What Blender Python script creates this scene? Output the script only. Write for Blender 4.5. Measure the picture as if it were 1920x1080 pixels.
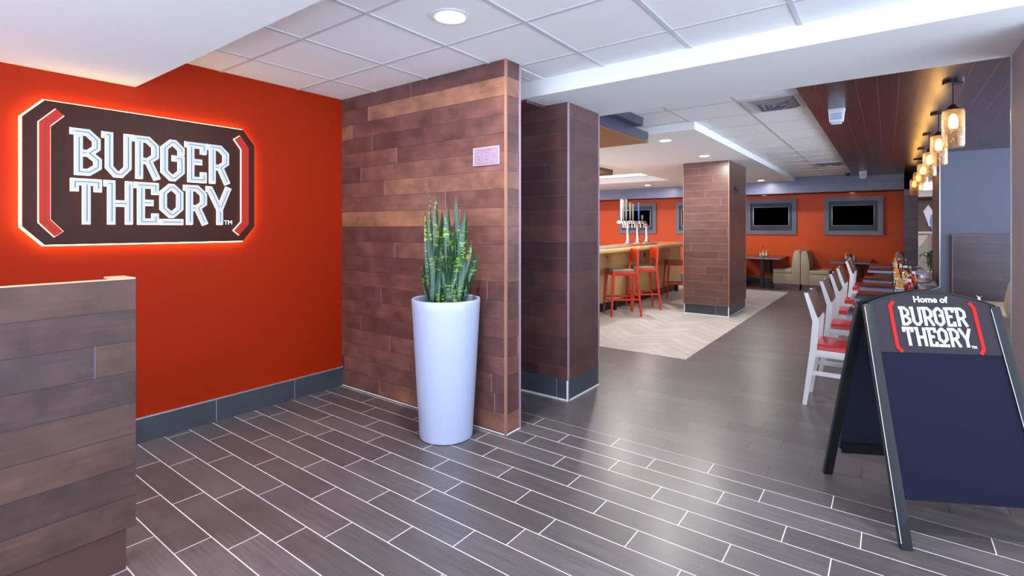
import bpy, bmesh, math, random
from mathutils import Vector, Matrix
random.seed(7)
S = bpy.context.scene
for o in list(bpy.data.objects): bpy.data.objects.remove(o)
C = S.collection

# ------------------------------------------------------------------ camera
F_PX, HOR, YAW, CAM_H = 945.3, 427.0, math.radians(36.68), 1.40
cam = bpy.data.cameras.new('camera'); cam_o = bpy.data.objects.new('camera', cam); C.objects.link(cam_o)
cam.sensor_fit = 'HORIZONTAL'; cam.sensor_width = 36; cam.lens = 36 * F_PX / 1920
cam.shift_y = -(540 - HOR) / 1920
cam.clip_start = .05; cam.clip_end = 100
cam_o.location = (0, 0, CAM_H); cam_o.rotation_euler = (math.pi / 2, 0, YAW)
S.camera = cam_o

# ------------------------------------------------------------------ world, exposure
W = bpy.data.worlds.new('world'); S.world = W; W.use_nodes = True
bg = W.node_tree.nodes['Background']; bg.inputs[0].default_value = (.68, .81, 1.0, 1); bg.inputs[1].default_value = 3.4
_nt = W.node_tree; _tc = _nt.nodes.new('ShaderNodeTexCoord'); _sp = _nt.nodes.new('ShaderNodeSeparateXYZ'); _mr = _nt.nodes.new('ShaderNodeMapRange')
_nt.links.new(_tc.outputs['Generated'], _sp.inputs[0]); _nt.links.new(_sp.outputs[2], _mr.inputs[0])   # glow below the horizon added to lift the ceilings, overcast sky above
_mr.inputs[1].default_value = -.06; _mr.inputs[2].default_value = .03; _mr.inputs[3].default_value = 7.3; _mr.inputs[4].default_value = 2.6
_nt.links.new(_mr.outputs[0], bg.inputs[1])
S.view_settings.view_transform = 'Standard'; S.view_settings.look = 'None'
S.view_settings.exposure = 0.0; S.view_settings.gamma = 1; S.view_settings.use_curve_mapping = False

LAMPS = []
def area(name, loc, size, power, col, rot=(0, 0, 0), shape='DISK', size_y=None, spread=None, parent=None):
    l = bpy.data.lights.new(name, 'AREA'); l.shape = shape; l.size = size
    if size_y: l.size_y = size_y
    l.energy = power; l.color = col
    if spread: l.spread = spread
    o = bpy.data.objects.new(name, l); C.objects.link(o); o.location = loc; o.rotation_euler = rot
    if parent: o.parent = parent
    LAMPS.append(o); return o

# unseen daylight-coloured fills added for brightness; the dining one stands for inferred windows
area('daylight_fill', (3.35, 6.9, 1.3), 5.0, 120, (.66, .80, 1), (0, math.pi / 2, 0), 'RECTANGLE', 2.2)
area('daylight_fill', (-8.8, 8.2, 1.4), 4.5, 120, (.92, .95, 1), (0, -math.pi / 2, 0), 'RECTANGLE', 2.0)

# ------------------------------------------------------------------ helpers: photograph pixel -> point
_c, _s = math.cos(YAW), math.sin(YAW)
def ray(px, py):
    a = (px - 960) / F_PX; b = -(py - HOR) / F_PX
    return Vector((a * _c - _s, a * _s + _c, b))
def on_y(px, py, y): r = ray(px, py); t = y / r.y; return Vector((r.x * t, y, CAM_H + r.z * t))
def on_x(px, py, x): r = ray(px, py); t = x / r.x; return Vector((x, r.y * t, CAM_H + r.z * t))
def on_z(px, py, z): r = ray(px, py); t = (z - CAM_H) / r.z; return Vector((r.x * t, r.y * t, z))
def on_d(px, py, d): r = ray(px, py); return Vector((r.x * d, r.y * d, CAM_H + r.z * d))

# ------------------------------------------------------------------ materials
def lin(c):
    return tuple(((v / 255) / 12.92 if v / 255 <= .04045 else (((v / 255) + .055) / 1.055) ** 2.4) for v in c) + (1,)
class N:
    def __init__(s, name):
        s.m = bpy.data.materials.new(name); s.m.use_nodes = True; s.t = s.m.node_tree; s.b = s.t.nodes['Principled BSDF']
    def n(s, typ, **kw):
        o = s.t.nodes.new(typ)
        for k, v in kw.items(): setattr(o, k, v)
        return o
    def l(s, a, b): s.t.links.new(a, b)
    def math(s, op, a, b=None, c=None, clamp=False):
        o = s.n('ShaderNodeMath', operation=op, use_clamp=clamp)
        for i, v in enumerate((a, b, c)):
            if v is None: continue
            if isinstance(v, (int, float)): o.inputs[i].default_value = v
            else: s.l(v, o.inputs[i])
        return o.outputs[0]
    def mix(s, f, a, b, typ='MIX'):
        o = s.n('ShaderNodeMix', data_type='RGBA', blend_type=typ)
        for i, v in ((0, f), (6, a), (7, b)):
            if isinstance(v, (int, float)): o.inputs[i].default_value = v
            elif isinstance(v, tuple): o.inputs[i].default_value = v
            else: s.l(v, o.inputs[i])
        return o.outputs[2]
    def ramp(s, f, stops):
        o = s.n('ShaderNodeValToRGB'); e = o.color_ramp.elements
        while len(e) < len(stops): e.new(.5)
        for i, (p, c) in enumerate(stops): e[i].position = p; e[i].color = c
        s.l(f, o.inputs[0]); return o.outputs[0]
    def comb(s, x, y, z=0):
        o = s.n('ShaderNodeCombineXYZ')
        for i, v in enumerate((x, y, z)):
            if isinstance(v, (int, float)): o.inputs[i].default_value = v
            else: s.l(v, o.inputs[i])
        return o.outputs[0]
    def noise(s, vec, scale, detail=3, rough=.55):
        o = s.n('ShaderNodeTexNoise'); o.inputs['Scale'].default_value = scale; o.inputs['Detail'].default_value = detail
        o.inputs['Roughness'].default_value = rough; s.l(vec, o.inputs['Vector']); return o.outputs['Fac']
    def white(s, vec): o = s.n('ShaderNodeTexWhiteNoise', noise_dimensions='3D'); s.l(vec, o.inputs['Vector']); return o.outputs['Value']
    def bump(s, h, strength=.2, dist=.002):
        o = s.n('ShaderNodeBump'); o.inputs['Strength'].default_value = strength; o.inputs['Distance'].default_value = dist
        s.l(h, o.inputs['Height']); s.l(o.outputs[0], s.b.inputs['Normal'])
    def set(s, **kw):
        for k, v in kw.items():
            k = k.replace('_', ' ')
            if isinstance(v, (int, float, tuple)): s.b.inputs[k].default_value = v
            else: s.l(v, s.b.inputs[k])
        return s
    def pos(s):
        o = s.n('ShaderNodeNewGeometry'); q = s.n('ShaderNodeSeparateXYZ'); s.l(o.outputs['Position'], q.inputs[0]); return q.outputs, o.outputs['Position']

def plain(name, rgb, rough=.5, metal=0, coat=0, var=.06, scale=30, emit=None, estr=0, bump=0, spec=None):
    k = N(name); tc = k.n('ShaderNodeTexCoord'); nz = k.noise(tc.outputs['Object'], scale)
    c = lin(rgb); f = k.math('MULTIPLY', k.math('SUBTRACT', nz, .5), var * 2)
    f = k.math('ADD', f, 1)
    o = k.n('ShaderNodeVectorMath', operation='SCALE'); o.inputs[0].default_value = c[:3]; k.l(f, o.inputs['Scale'])
    k.set(Base_Color=o.outputs[0], Roughness=rough, Metallic=metal, Coat_Weight=coat)
    if spec is not None: k.b.inputs['Specular IOR Level'].default_value = spec
    if emit: k.set(Emission_Color=lin(emit), Emission_Strength=estr)
    if bump: k.bump(nz, bump)
    return k.m

def planks(name, u, v, L, Hh, u0, v0, stops, hcol, vcol, gap=.003, rough=.4, coat=.0, gap_v=None, figure=.5, grain=.35, grain_sc=1, offtab=None):
    k = N(name); (x, y, z), P = k.pos(); ax = dict(x=x, y=y, z=z, xy=k.math('ADD', x, y))
    U, V = ax[u], ax[v]
    r = k.math('DIVIDE', k.math('SUBTRACT', V, v0), Hh); row = k.math('FLOOR', r); fv = k.math('FRACT', r)
    off = k.white(k.comb(row, 3.7, 1.3))
    if offtab:      # measured end-joint position of each tile row
        rp = k.n('ShaderNodeValToRGB'); rp.color_ramp.interpolation = 'CONSTANT'; e = rp.color_ramp.elements
        while len(e) < len(offtab): e.new(.5)
        for i_, v_ in enumerate(offtab): e[i_].position = i_ / 32; q_ = 1 - v_ / L; e[i_].color = (q_, q_, q_, 1)
        k.l(k.math('DIVIDE', k.math('ADD', row, .5), 32), rp.inputs[0])
        inn_ = k.math('LESS_THAN', row, len(offtab) - .5); low_ = k.math('GREATER_THAN', row, -.5); sel = k.math('MULTIPLY', inn_, low_)
        off = k.math('ADD', k.math('MULTIPLY', sel, rp.outputs[0]), k.math('MULTIPLY', k.math('SUBTRACT', 1, sel), off))
    c = k.math('ADD', k.math('DIVIDE', k.math('SUBTRACT', U, u0), L), off); col = k.math('FLOOR', c); fu = k.math('FRACT', c)
    h = k.white(k.comb(row, col, .5)); h2 = k.white(k.comb(row, col, 7.5))
    dv = k.math('MULTIPLY', k.math('MINIMUM', fv, k.math('SUBTRACT', 1, fv)), Hh)
    du = k.math('MULTIPLY', k.math('MINIMUM', fu, k.math('SUBTRACT', 1, fu)), L)
    mh = k.math('LESS_THAN', dv, gap / 2); mv = k.math('LESS_THAN', du, (gap_v or gap) / 2)
    base = k.ramp(h, stops)
    so = k.math('MULTIPLY', h2, 37)
    g = k.noise(k.comb(k.math('ADD', k.math('MULTIPLY', U, 2.5 * grain_sc), so), k.math('MULTIPLY', V, 60 * grain_sc), so), 1, 4, .7)
    fg = k.noise(k.comb(k.math('ADD', k.math('MULTIPLY', U, 5), so), k.math('MULTIPLY', V, 6), so), 1, 3, .6)
    m1 = k.math('ADD', k.math('MULTIPLY', k.math('SUBTRACT', g, .5), grain * 2), 1)
    m2 = k.math('ADD', k.math('MULTIPLY', k.math('SUBTRACT', fg, .5), figure * 2), 1)
    o = k.n('ShaderNodeVectorMath', operation='SCALE'); k.l(base, o.inputs[0]); k.l(k.math('MULTIPLY', m1, m2), o.inputs['Scale'])
    colr = k.mix(mh, o.outputs[0], hcol(k, x, y, z) if callable(hcol) else hcol); colr = k.mix(mv, colr, vcol(k, x, y, z) if callable(vcol) else vcol)
    k.set(Base_Color=colr, Roughness=k.math('ADD', k.math('MULTIPLY', g, .25), rough - .12), Coat_Weight=coat)
    k.b.inputs['Coat Roughness'].default_value = .25
    hh = k.math('SUBTRACT', k.math('MULTIPLY', g, .12), k.math('MAXIMUM', mh, mv))
    k.bump(hh, .5, .0015)
    return k.m

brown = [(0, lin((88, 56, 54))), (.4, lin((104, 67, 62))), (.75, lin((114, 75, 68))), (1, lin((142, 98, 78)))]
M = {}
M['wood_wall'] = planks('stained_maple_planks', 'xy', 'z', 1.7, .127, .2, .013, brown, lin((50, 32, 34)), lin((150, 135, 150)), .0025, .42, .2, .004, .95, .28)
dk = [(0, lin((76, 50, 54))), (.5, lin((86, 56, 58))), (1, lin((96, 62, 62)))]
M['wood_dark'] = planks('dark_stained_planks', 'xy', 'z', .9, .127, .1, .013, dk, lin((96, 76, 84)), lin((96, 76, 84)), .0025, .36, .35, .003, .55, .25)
M['wood_col'] = planks('column_planks', 'xy', 'z', 1.3, .122, .35, .17, [(0, lin((94, 64, 58))), (1, lin((104, 71, 62)))], lin((140, 112, 100)), lin((140, 112, 100)), .003, .34, .4, .004, .5, .25)
M['counter_wood'] = planks('counter_planks', 'xy', 'z', 1.4, .1275, .83, .168, [(0, lin((66, 50, 51))), (.5, lin((76, 54, 52))), (1, lin((88, 60, 54)))], lin((40, 30, 36)), lin((92, 88, 120)), .0025, .6, .0, .004, .9, .5)
M['wood_ceil'] = planks('ceiling_planks', 'y', 'x', 1.9, .132, .1, -.59, [(0, lin((62, 36, 40))), (1, lin((74, 42, 44)))], lin((128, 88, 70)), lin((50, 32, 28)), .0035, .33, .5, .002, .3, .12)
M['header_wood'] = planks('header_planks', 'xy', 'z', 1.7, .18, .1, 2.18, [(0, lin((92, 96, 128))), (1, lin((104, 108, 138)))], lin((44, 42, 54)), lin((44, 42, 54)), .004, .4, .3, .003, .3, .2)  # blue daylight reflection put into the plank colour
M['pier_wood'] = planks('pier_planks', 'xy', 'z', 2.7, .127, .4, .013, [(0, lin((108, 92, 116))), (1, lin((120, 104, 126)))], lin((46, 38, 52)), lin((46, 38, 52)), .004, .45, .2, .003, .3, .2)
M['wainscot'] = planks('wainscot_planks', 'xy', 'z', 2.1, .127, .2, .03, [(0, lin((54, 38, 46))), (1, lin((66, 46, 54)))], lin((34, 24, 34)), lin((34, 24, 34)), .004, .4, .3, .003, .5, .25)
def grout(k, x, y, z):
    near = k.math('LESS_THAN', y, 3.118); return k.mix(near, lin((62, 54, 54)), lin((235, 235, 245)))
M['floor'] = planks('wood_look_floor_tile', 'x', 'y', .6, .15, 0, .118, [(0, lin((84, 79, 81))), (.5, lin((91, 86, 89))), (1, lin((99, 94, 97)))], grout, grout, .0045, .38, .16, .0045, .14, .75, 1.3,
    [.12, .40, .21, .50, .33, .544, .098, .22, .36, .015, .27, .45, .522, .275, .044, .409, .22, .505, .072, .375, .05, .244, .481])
M['base_tile'] = planks('slate_blue_base_tile', 'xy', 'z', .6, .5, -.13, -.1, [(0, lin((52, 58, 68))), (1, lin((66, 74, 84)))], lin((40, 45, 55)), lin((170, 175, 190)), .002, .35, .2, .003, .3, .35)
M['maple'] = planks('bar_front_maple', 'xy', 'z', 2.4, .55, .2, .1, [(0, lin((190, 152, 98))), (1, lin((205, 168, 112)))], lin((150, 120, 76)), lin((150, 120, 76)), .003, .4, .2, .003, .18, .15, .4)
M['maple_top'] = planks('bar_top_maple', 'y', 'x', 3, .4, .2, .1, [(0, lin((200, 160, 104))), (1, lin((214, 178, 122)))], lin((180, 146, 96)), lin((180, 146, 96)), .002, .18, .6, .002, .15, .15, .4)

# herringbone pale tile
def herring():
    k = N('pale_herringbone_tile'); (x, y, z), P = k.pos(); w, n = .15, 4
    a = k.math('DIVIDE', k.math('ADD', k.math('MULTIPLY', x, .7071), k.math('MULTIPLY', y, .7071)), w)
    b = k.math('DIVIDE', k.math('SUBTRACT', k.math('MULTIPLY', y, .7071), k.math('MULTIPLY', x, .7071)), w)
    i, j = k.math('FLOOR', a), k.math('FLOOR', b); fa, fb = k.math('FRACT', a), k.math('FRACT', b)
    kk = k.math('FLOORED_MODULO', k.math('SUBTRACT', i, j), 2 * n); horiz = k.math('LESS_THAN', kk, n - .5)
    k2 = k.math('SUBTRACT', 2 * n - 1, kk)
    def edge(t, mx): return k.math('MINIMUM', t, k.math('SUBTRACT', mx, t))
    eh = k.math('MINIMUM', edge(fb, 1), edge(k.math('ADD', fa, kk), n))
    ev = k.math('MINIMUM', edge(fa, 1), edge(k.math('ADD', fb, k2), n))
    e = k.math('ADD', k.math('MULTIPLY', horiz, eh), k.math('MULTIPLY', k.math('SUBTRACT', 1, horiz), ev))
    m = k.math('LESS_THAN', e, .018)
    ih = k.math('SUBTRACT', i, k.math('MULTIPLY', horiz, kk)); jh = k.math('SUBTRACT', j, k.math('MULTIPLY', k.math('SUBTRACT', 1, horiz), k2))
    h = k.white(k.comb(ih, jh, horiz)); base = k.ramp(h, [(0, lin((176, 171, 167))), (1, lin((190, 186, 182)))])
    g1 = k.noise(k.comb(k.math('MULTIPLY', a, .4), k.math('MULTIPLY', b, 7), 0), 1, 4, .7)
    g2 = k.noise(k.comb(k.math('MULTIPLY', a, 7), k.math('MULTIPLY', b, .4), 0), 1, 4, .7)
    g = k.mix(horiz, g2, g1); gm = k.math('ADD', k.math('MULTIPLY', k.math('SUBTRACT', g, .5), .35), 1)
    o = k.n('ShaderNodeVectorMath', operation='SCALE'); k.l(base, o.inputs[0]); k.l(gm, o.inputs['Scale'])
    k.set(Base_Color=k.mix(m, o.outputs[0], lin((120, 108, 98))), Roughness=.42)
    k.bump(k.math('SUBTRACT', 0, m), .4, .001)
    return k.m
M['herring'] = herring()

def fabric_paint(name, rgb, rough=.55, sx=4, sz=160, spec=.3):
    k = N(name); k.b.inputs['Specular IOR Level'].default_value = spec; (x, y, z), P = k.pos()
    g = k.noise(k.comb(k.math('MULTIPLY', k.math('ADD', x, y), sx), 0, k.math('MULTIPLY', z, sz)), 1, 3, .6)
    o = k.n('ShaderNodeVectorMath', operation='SCALE'); o.inputs[0].default_value = lin(rgb)[:3]
    k.l(k.math('ADD', k.math('MULTIPLY', g, .14), .93), o.inputs['Scale'])
    k.set(Base_Color=o.outputs[0], Roughness=rough); k.bump(g, .25, .001); return k.m
M['red_wall'] = fabric_paint('red_wallcovering', (156, 37, 7), .6, spec=.1)
M['orange_wall'] = fabric_paint('orange_wall_paint', (210, 82, 30), .45, 4, 20)
M['grey_blue'] = fabric_paint('grey_blue_wallcovering', (94, 97, 114), .6)
M['mauve'] = fabric_paint('mauve_grey_wallcovering', (142, 128, 134), .6)
M['white'] = plain('white_ceiling_paint', (226, 226, 228), .7, var=.01)
M['tile_white'] = plain('acoustic_tile', (230, 230, 232), .85, var=.03, scale=260, bump=.1)
M['grid'] = plain('ceiling_grid_metal', (196, 196, 200), .45, var=.01)
M['panel_brown'] = plain('sign_panel_brown', (60, 28, 21), .4, var=.03, spec=.15)
M['sign_edge'] = plain('sign_edge_red', (190, 70, 50), .4)
M['letter'] = plain('sign_letter_face', (150, 158, 180), .6, var=.01, emit=(214, 222, 248), estr=.55, spec=.1)
M['glow'] = plain('sign_glow_edge', (255, 245, 225), .5, emit=(255, 238, 210), estr=2.2)
M['inline'] = plain('sign_inline', (60, 50, 70), .5)
M['sign_red'] = plain('sign_bracket_red', (176, 40, 22), .5, spec=.2, emit=(214, 62, 40), estr=.1)
M['led'] = plain('led_strip', (255, 240, 210), .5, emit=(255, 226, 150), estr=13)
M['planter'] = plain('planter_glaze', (180, 192, 226), .32, var=.01, coat=.3)
M['soil'] = plain('soil', (48, 34, 26), .95, var=.5, scale=60, bump=.8)
M['black'] = plain('black_satin', (26, 24, 28), .35, var=.1)
M['frame_black'] = plain('easel_black_lacquer', (24, 26, 32), .42, coat=.08, var=.25, scale=8, spec=.35)
M['board'] = plain('board_header', (44, 38, 48), .5, spec=.2, var=.05)
M['board_menu'] = plain('board_menu_navy', (25, 28, 46), .8, spec=.1, var=.02)
M['board_in'] = plain('board_inside', (22, 30, 52), .5)
M['white_print'] = plain('white_print', (240, 240, 246), .5, var=.01)
M['print_red'] = plain('red_print', (192, 22, 18), .5, spec=.2, var=.01)
M['silver'] = plain('silver_edge', (205, 208, 220), .25, metal=.7, var=.02)
M['caulk'] = plain('white_caulk', (226, 226, 232), .6, var=.02)
M['chair_white'] = plain('white_painted_beech', (222, 220, 228), .4, var=.04, coat=.2)
M['chair_brown'] = plain('walnut_back_rail', (92, 52, 34), .4, var=.15, coat=.2)
M['vinyl_red'] = plain('red_vinyl', (190, 22, 26), .3, coat=.2, var=.05)
M['stool_red'] = plain('stool_red_lacquer', (192, 46, 14), .38, coat=.1, var=.04)
M['stool_seat'] = plain('taupe_seat_vinyl', (112, 100, 88), .45, var=.06)
M['vinyl_beige'] = plain('beige_vinyl', (176, 162, 140), .5, var=.05, scale=14)
M['plinth'] = plain('booth_plinth_wood', (104, 82, 88), .4, var=.2, scale=12)
M['table_top'] = plain('dark_table_laminate', (62, 44, 50), .16, coat=.5, var=.1, scale=10)
M['table_edge'] = plain('table_edge_band', (120, 124, 150), .35, var=.03)
M['iron'] = plain('dark_iron', (46, 44, 46), .45, var=.1)
M['chrome'] = plain('polished_chrome', (225, 225, 228), .08, metal=1, var=.01)
M['tap_blue'] = plain('tap_handle_blue', (60, 86, 170), .3)
M['tap_steel'] = plain('tap_handle_pewter', (128, 124, 114), .3, metal=.6, var=.2)
M['steel'] = plain('brushed_steel', (176, 178, 190), .3, metal=.8, var=.04)
M['tv_frame'] = plain('grey_blue_tv_frame_wood', (104, 98, 116), .38, coat=.2, var=.12, scale=14)
M['tv_back'] = plain('tv_recess_slate', (36, 48, 68), .4)
M['screen'] = plain('tv_screen_off', (3, 3, 4), .5, spec=0.0, var=0)
M['lamp_on'] = plain('downlight_lens_lit', (255, 255, 255), .5, emit=(255, 250, 240), estr=20)
M['lamp_dim'] = plain('alcove_lens_lit', (255, 255, 255), .5, emit=(255, 240, 220), estr=3)
M['cove'] = plain('cove_light_strip', (255, 255, 255), .5, emit=(255, 248, 235), estr=2.2)
M['trim_white'] = plain('white_trim_ring', (232, 232, 232), .4)
M['bulb'] = plain('filament_bulb_glow', (255, 230, 150), .4, emit=(255, 205, 105), estr=16)
M['bronze'] = plain('dark_bronze', (38, 30, 34), .3, metal=.5)
M['plastic'] = plain('white_plastic', (206, 214, 226), .4, var=.02)
M['grille'] = plain('grey_grille', (150, 160, 180), .5)
M['paper'] = plain('certificate_paper', (146, 124, 144), .6, var=.02)
M['ink'] = plain('certificate_ink', (120, 92, 118), .6)
M['acrylic_edge'] = plain('acrylic_edge', (196, 192, 214), .2)
M['cream_wood'] = plain('pale_raw_edge', (226, 182, 146), .5, var=.06)
M['trim_copper'] = plain('corner_trim_bronze', (170, 124, 104), .35, metal=.25, var=.06)
M['trim_mauve'] = plain('corner_trim_pale', (176, 152, 170), .35, metal=.25, var=.06)
M['ketchup'] = plain('ketchup_red', (170, 18, 16), .25, coat=.3)
M['mustard'] = plain('mustard_yellow', (206, 140, 16), .3, coat=.3)
M['brown_glass'] = plain('dark_sauce_glass', (52, 22, 16), .12, coat=.4)
M['cap_white'] = plain('white_cap', (232, 232, 236), .4)
M['label_white'] = plain('white_label_paper', (222, 222, 230), .5)
M['napkin'] = plain('white_napkin', (240, 240, 242), .7)
M['taupe'] = plain('taupe_wall_paint', (120, 108, 98), .6)
M['cream'] = plain('cream_wall_paint', (204, 204, 190), .6)
M['poster_ground'] = plain('poster_ground', (88, 78, 74), .6)
M['poster_blue'] = plain('poster_blue', (120, 150, 225), .5)
M['leaf_far'] = plain('palm_leaf', (70, 110, 40), .4, var=.4, scale=12)
def glass_mat():
    k = N('seeded_amber_glass'); tc = k.n('ShaderNodeTexCoord'); nz = k.noise(tc.outputs['Object'], 90, 2)
    t = k.n('ShaderNodeBsdfTransparent'); t.inputs[0].default_value = (1, .91, .79, 1)
    g = k.n('ShaderNodeBsdfGlossy'); g.inputs['Roughness'].default_value = .08; g.inputs[0].default_value = (1, .93, .84, 1)
    lw = k.n('ShaderNodeLayerWeight'); lw.inputs[0].default_value = .25
    f = k.math('ADD', k.math('MULTIPLY', lw.outputs['Facing'], .45), k.math('MULTIPLY', k.math('GREATER_THAN', nz, .67), .35), clamp=True)
    mx = k.n('ShaderNodeMixShader'); k.l(f, mx.inputs[0]); k.l(t.outputs[0], mx.inputs[1]); k.l(g.outputs[0], mx.inputs[2])
    tl = k.n('ShaderNodeBsdfTranslucent'); tl.inputs[0].default_value = (.95, .72, .5, 1)
    m2 = k.n('ShaderNodeMixShader'); m2.inputs[0].default_value = .06; k.l(mx.outputs[0], m2.inputs[1]); k.l(tl.outputs[0], m2.inputs[2])
    out = [n for n in k.t.nodes if n.type == 'OUTPUT_MATERIAL'][0]; k.l(m2.outputs[0], out.inputs[0]); return k.m
M['glass'] = glass_mat()
def leaf_mat():
    k = N('snake_plant_leaf'); tc = k.n('ShaderNodeTexCoord'); q = k.n('ShaderNodeSeparateXYZ'); k.l(tc.outputs['Object'], q.inputs[0])
    v = k.comb(k.math('MULTIPLY', q.outputs[0], 18), k.math('MULTIPLY', q.outputs[1], 18), k.math('MULTIPLY', q.outputs[2], 75))
    n1 = k.noise(v, 1, 3, .7); n2 = k.noise(tc.outputs['Object'], 7, 2)
    f = k.math('GREATER_THAN', k.math('ADD', k.math('MULTIPLY', n1, .7), k.math('MULTIPLY', n2, .4)), .612)
    c = k.mix(f, k.mix(n2, lin((14, 48, 40)), lin((34, 78, 36))), lin((116, 156, 44)))
    k.set(Base_Color=c, Roughness=.28, Coat_Weight=.25); return k.m
M['leaf'] = leaf_mat()

# ------------------------------------------------------------------ mesh builder
class MB:
    def __init__(s): s.v = []; s.f = []
    def add(s, vs, fs):
        o = len(s.v); s.v += [tuple(v) for v in vs]; s.f += [tuple(i + o for i in f) for f in fs]; return s
    def box(s, x0, x1, y0, y1, z0, z1):
        return s.add([(x0, y0, z0), (x1, y0, z0), (x1, y1, z0), (x0, y1, z0), (x0, y0, z1), (x1, y0, z1), (x1, y1, z1), (x0, y1, z1)],
                     [(0, 3, 2, 1), (4, 5, 6, 7), (0, 1, 5, 4), (1, 2, 6, 5), (2, 3, 7, 6), (3, 0, 4, 7)])
    def hexa(s, b, t):
        return s.add(list(b) + list(t), [(0, 3, 2, 1), (4, 5, 6, 7), (0, 1, 5, 4), (1, 2, 6, 5), (2, 3, 7, 6), (3, 0, 4, 7)])
    def bar(s, p0, p1, w, d, w1=None, d1=None, up=(0, 1, 0)):
        p0, p1 = Vector(p0), Vector(p1); a = (p1 - p0).normalized(); u = Vector(up).cross(a)
        if u.length < 1e-4: u = Vector((1, 0, 0)).cross(a)
        u.normalize(); v = a.cross(u); w1 = w1 or w; d1 = d1 or d
        q = lambda p, w, d: [p - u * w / 2 - v * d / 2, p + u * w / 2 - v * d / 2, p + u * w / 2 + v * d / 2, p - u * w / 2 + v * d / 2]
        return s.hexa(q(p0, w, d), q(p1, w1, d1))
    def tube(s, pts, r, n=12, r1=None, caps=True):
        pts = [Vector(p) for p in pts]; m = len(pts); ring = []
        prev = None
        for i, p in enumerate(pts):
            t = (pts[min(i + 1, m - 1)] - pts[max(i - 1, 0)]).normalized()
            u = prev - t * prev.dot(t) if prev is not None else (Vector((0, 0, 1)).cross(t) if abs(t.z) < .95 else Vector((1, 0, 0)).cross(t))
            u.normalize(); prev = u; v = t.cross(u); rr = r if r1 is None else r + (r1 - r) * i / (m - 1)
            ring.append([p + (u * math.cos(2 * math.pi * k / n) + v * math.sin(2 * math.pi * k / n)) * rr for k in range(n)])
        vs = [q for rg in ring for q in rg]; fs = []
        for i in range(m - 1):
            for k in range(n): fs.append((i * n + k, i * n + (k + 1) % n, (i + 1) * n + (k + 1) % n, (i + 1) * n + k))
        if caps: fs += [tuple(range(n - 1, -1, -1)), tuple(range((m - 1) * n, m * n))]
        return s.add(vs, fs)
    def lathe(s, prof, n=32, c=(0, 0)):
        vs = []; fs = []; m = len(prof)
        for r, z in prof:
            for k in range(n): a = 2 * math.pi * k / n; vs.append((c[0] + r * math.cos(a), c[1] + r * math.sin(a), z))
        for i in range(m - 1):
            for k in range(n): fs.append((i * n + k, i * n + (k + 1) % n, (i + 1) * n + (k + 1) % n, (i + 1) * n + k))
        if prof[0][0] > 1e-4: fs.append(tuple(range(n - 1, -1, -1)))
        if prof[-1][0] > 1e-4: fs.append(tuple(range((m - 1) * n, m * n)))
        return s.add(vs, fs)
    def prism(s, poly, h0, h1, fn):
        """poly = 2d outline; fn(a, b, h) -> 3d point"""
        n = len(poly); vs = [fn(a, b, h0) for a, b in poly] + [fn(a, b, h1) for a, b in poly]
        fs = [tuple(range(n - 1, -1, -1)), tuple(range(n, 2 * n))] + [(i, (i + 1) % n, n + (i + 1) % n, n + i) for i in range(n)]
        return s.add(vs, fs)
    def ribbon(s, pts, w, h0, h1, fn, closed=False):
        m = len(pts); P = [Vector(p).to_2d() if len(p) == 3 else Vector(p) for p in pts]; L = []; R = []
        for i in range(m):
            a = P[i] - P[i - 1] if (i > 0 or closed) else None; b = P[(i + 1) % m] - P[i] if (i < m - 1 or closed) else None
            na = Vector((-a.y, a.x)).normalized() if a is not None else None; nb = Vector((-b.y, b.x)).normalized() if b is not None else None
            if na is None: k = nb * w / 2
            elif nb is None: k = na * w / 2
            else:
                k = (na + nb).normalized(); k = k * (w / 2) / max(.4, k.dot(na))
            L.append(P[i] + k); R.append(P[i] - k)
        seg = m if closed else m - 1
        vs = [fn(p.x, p.y, h) for h in (h0, h1) for p in L + R]; fs = []
        for i in range(seg):
            j = (i + 1) % m; l0, l1, r0, r1 = i, j, m + i, m + j; o = 2 * m
            fs += [(l0, l1, r1, r0), (l0 + o, r0 + o, r1 + o, l1 + o), (l0, l0 + o, l1 + o, l1), (r0, r1, r1 + o, r0 + o)]
        if not closed: fs += [(0, m, m + 2 * m, 2 * m), (m - 1, 3 * m - 1, 4 * m - 1, 2 * m - 1)]
        return s.add(vs, fs)
    def build(s, name, mat, parent=None, bevel=0, smooth=False, seg=2):
        me = bpy.data.meshes.new(name); me.from_pydata(s.v, [], s.f); me.update()
        bm = bmesh.new(); bm.from_mesh(me); bmesh.ops.recalc_face_normals(bm, faces=bm.faces)
        if bevel: bmesh.ops.bevel(bm, geom=list(bm.edges) , offset=bevel, segments=seg, affect='EDGES', profile=.6, clamp_overlap=True)
        bm.to_mesh(me); bm.free()
        me.materials.append(M[mat] if isinstance(mat, str) else mat)
        if smooth or bevel:
            for p in me.polygons: p.use_smooth = True
            me.set_sharp_from_angle(angle=math.radians(38))
        o = bpy.data.objects.new(name, me); C.objects.link(o)
        if parent: o.parent = parent
        return o

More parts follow.
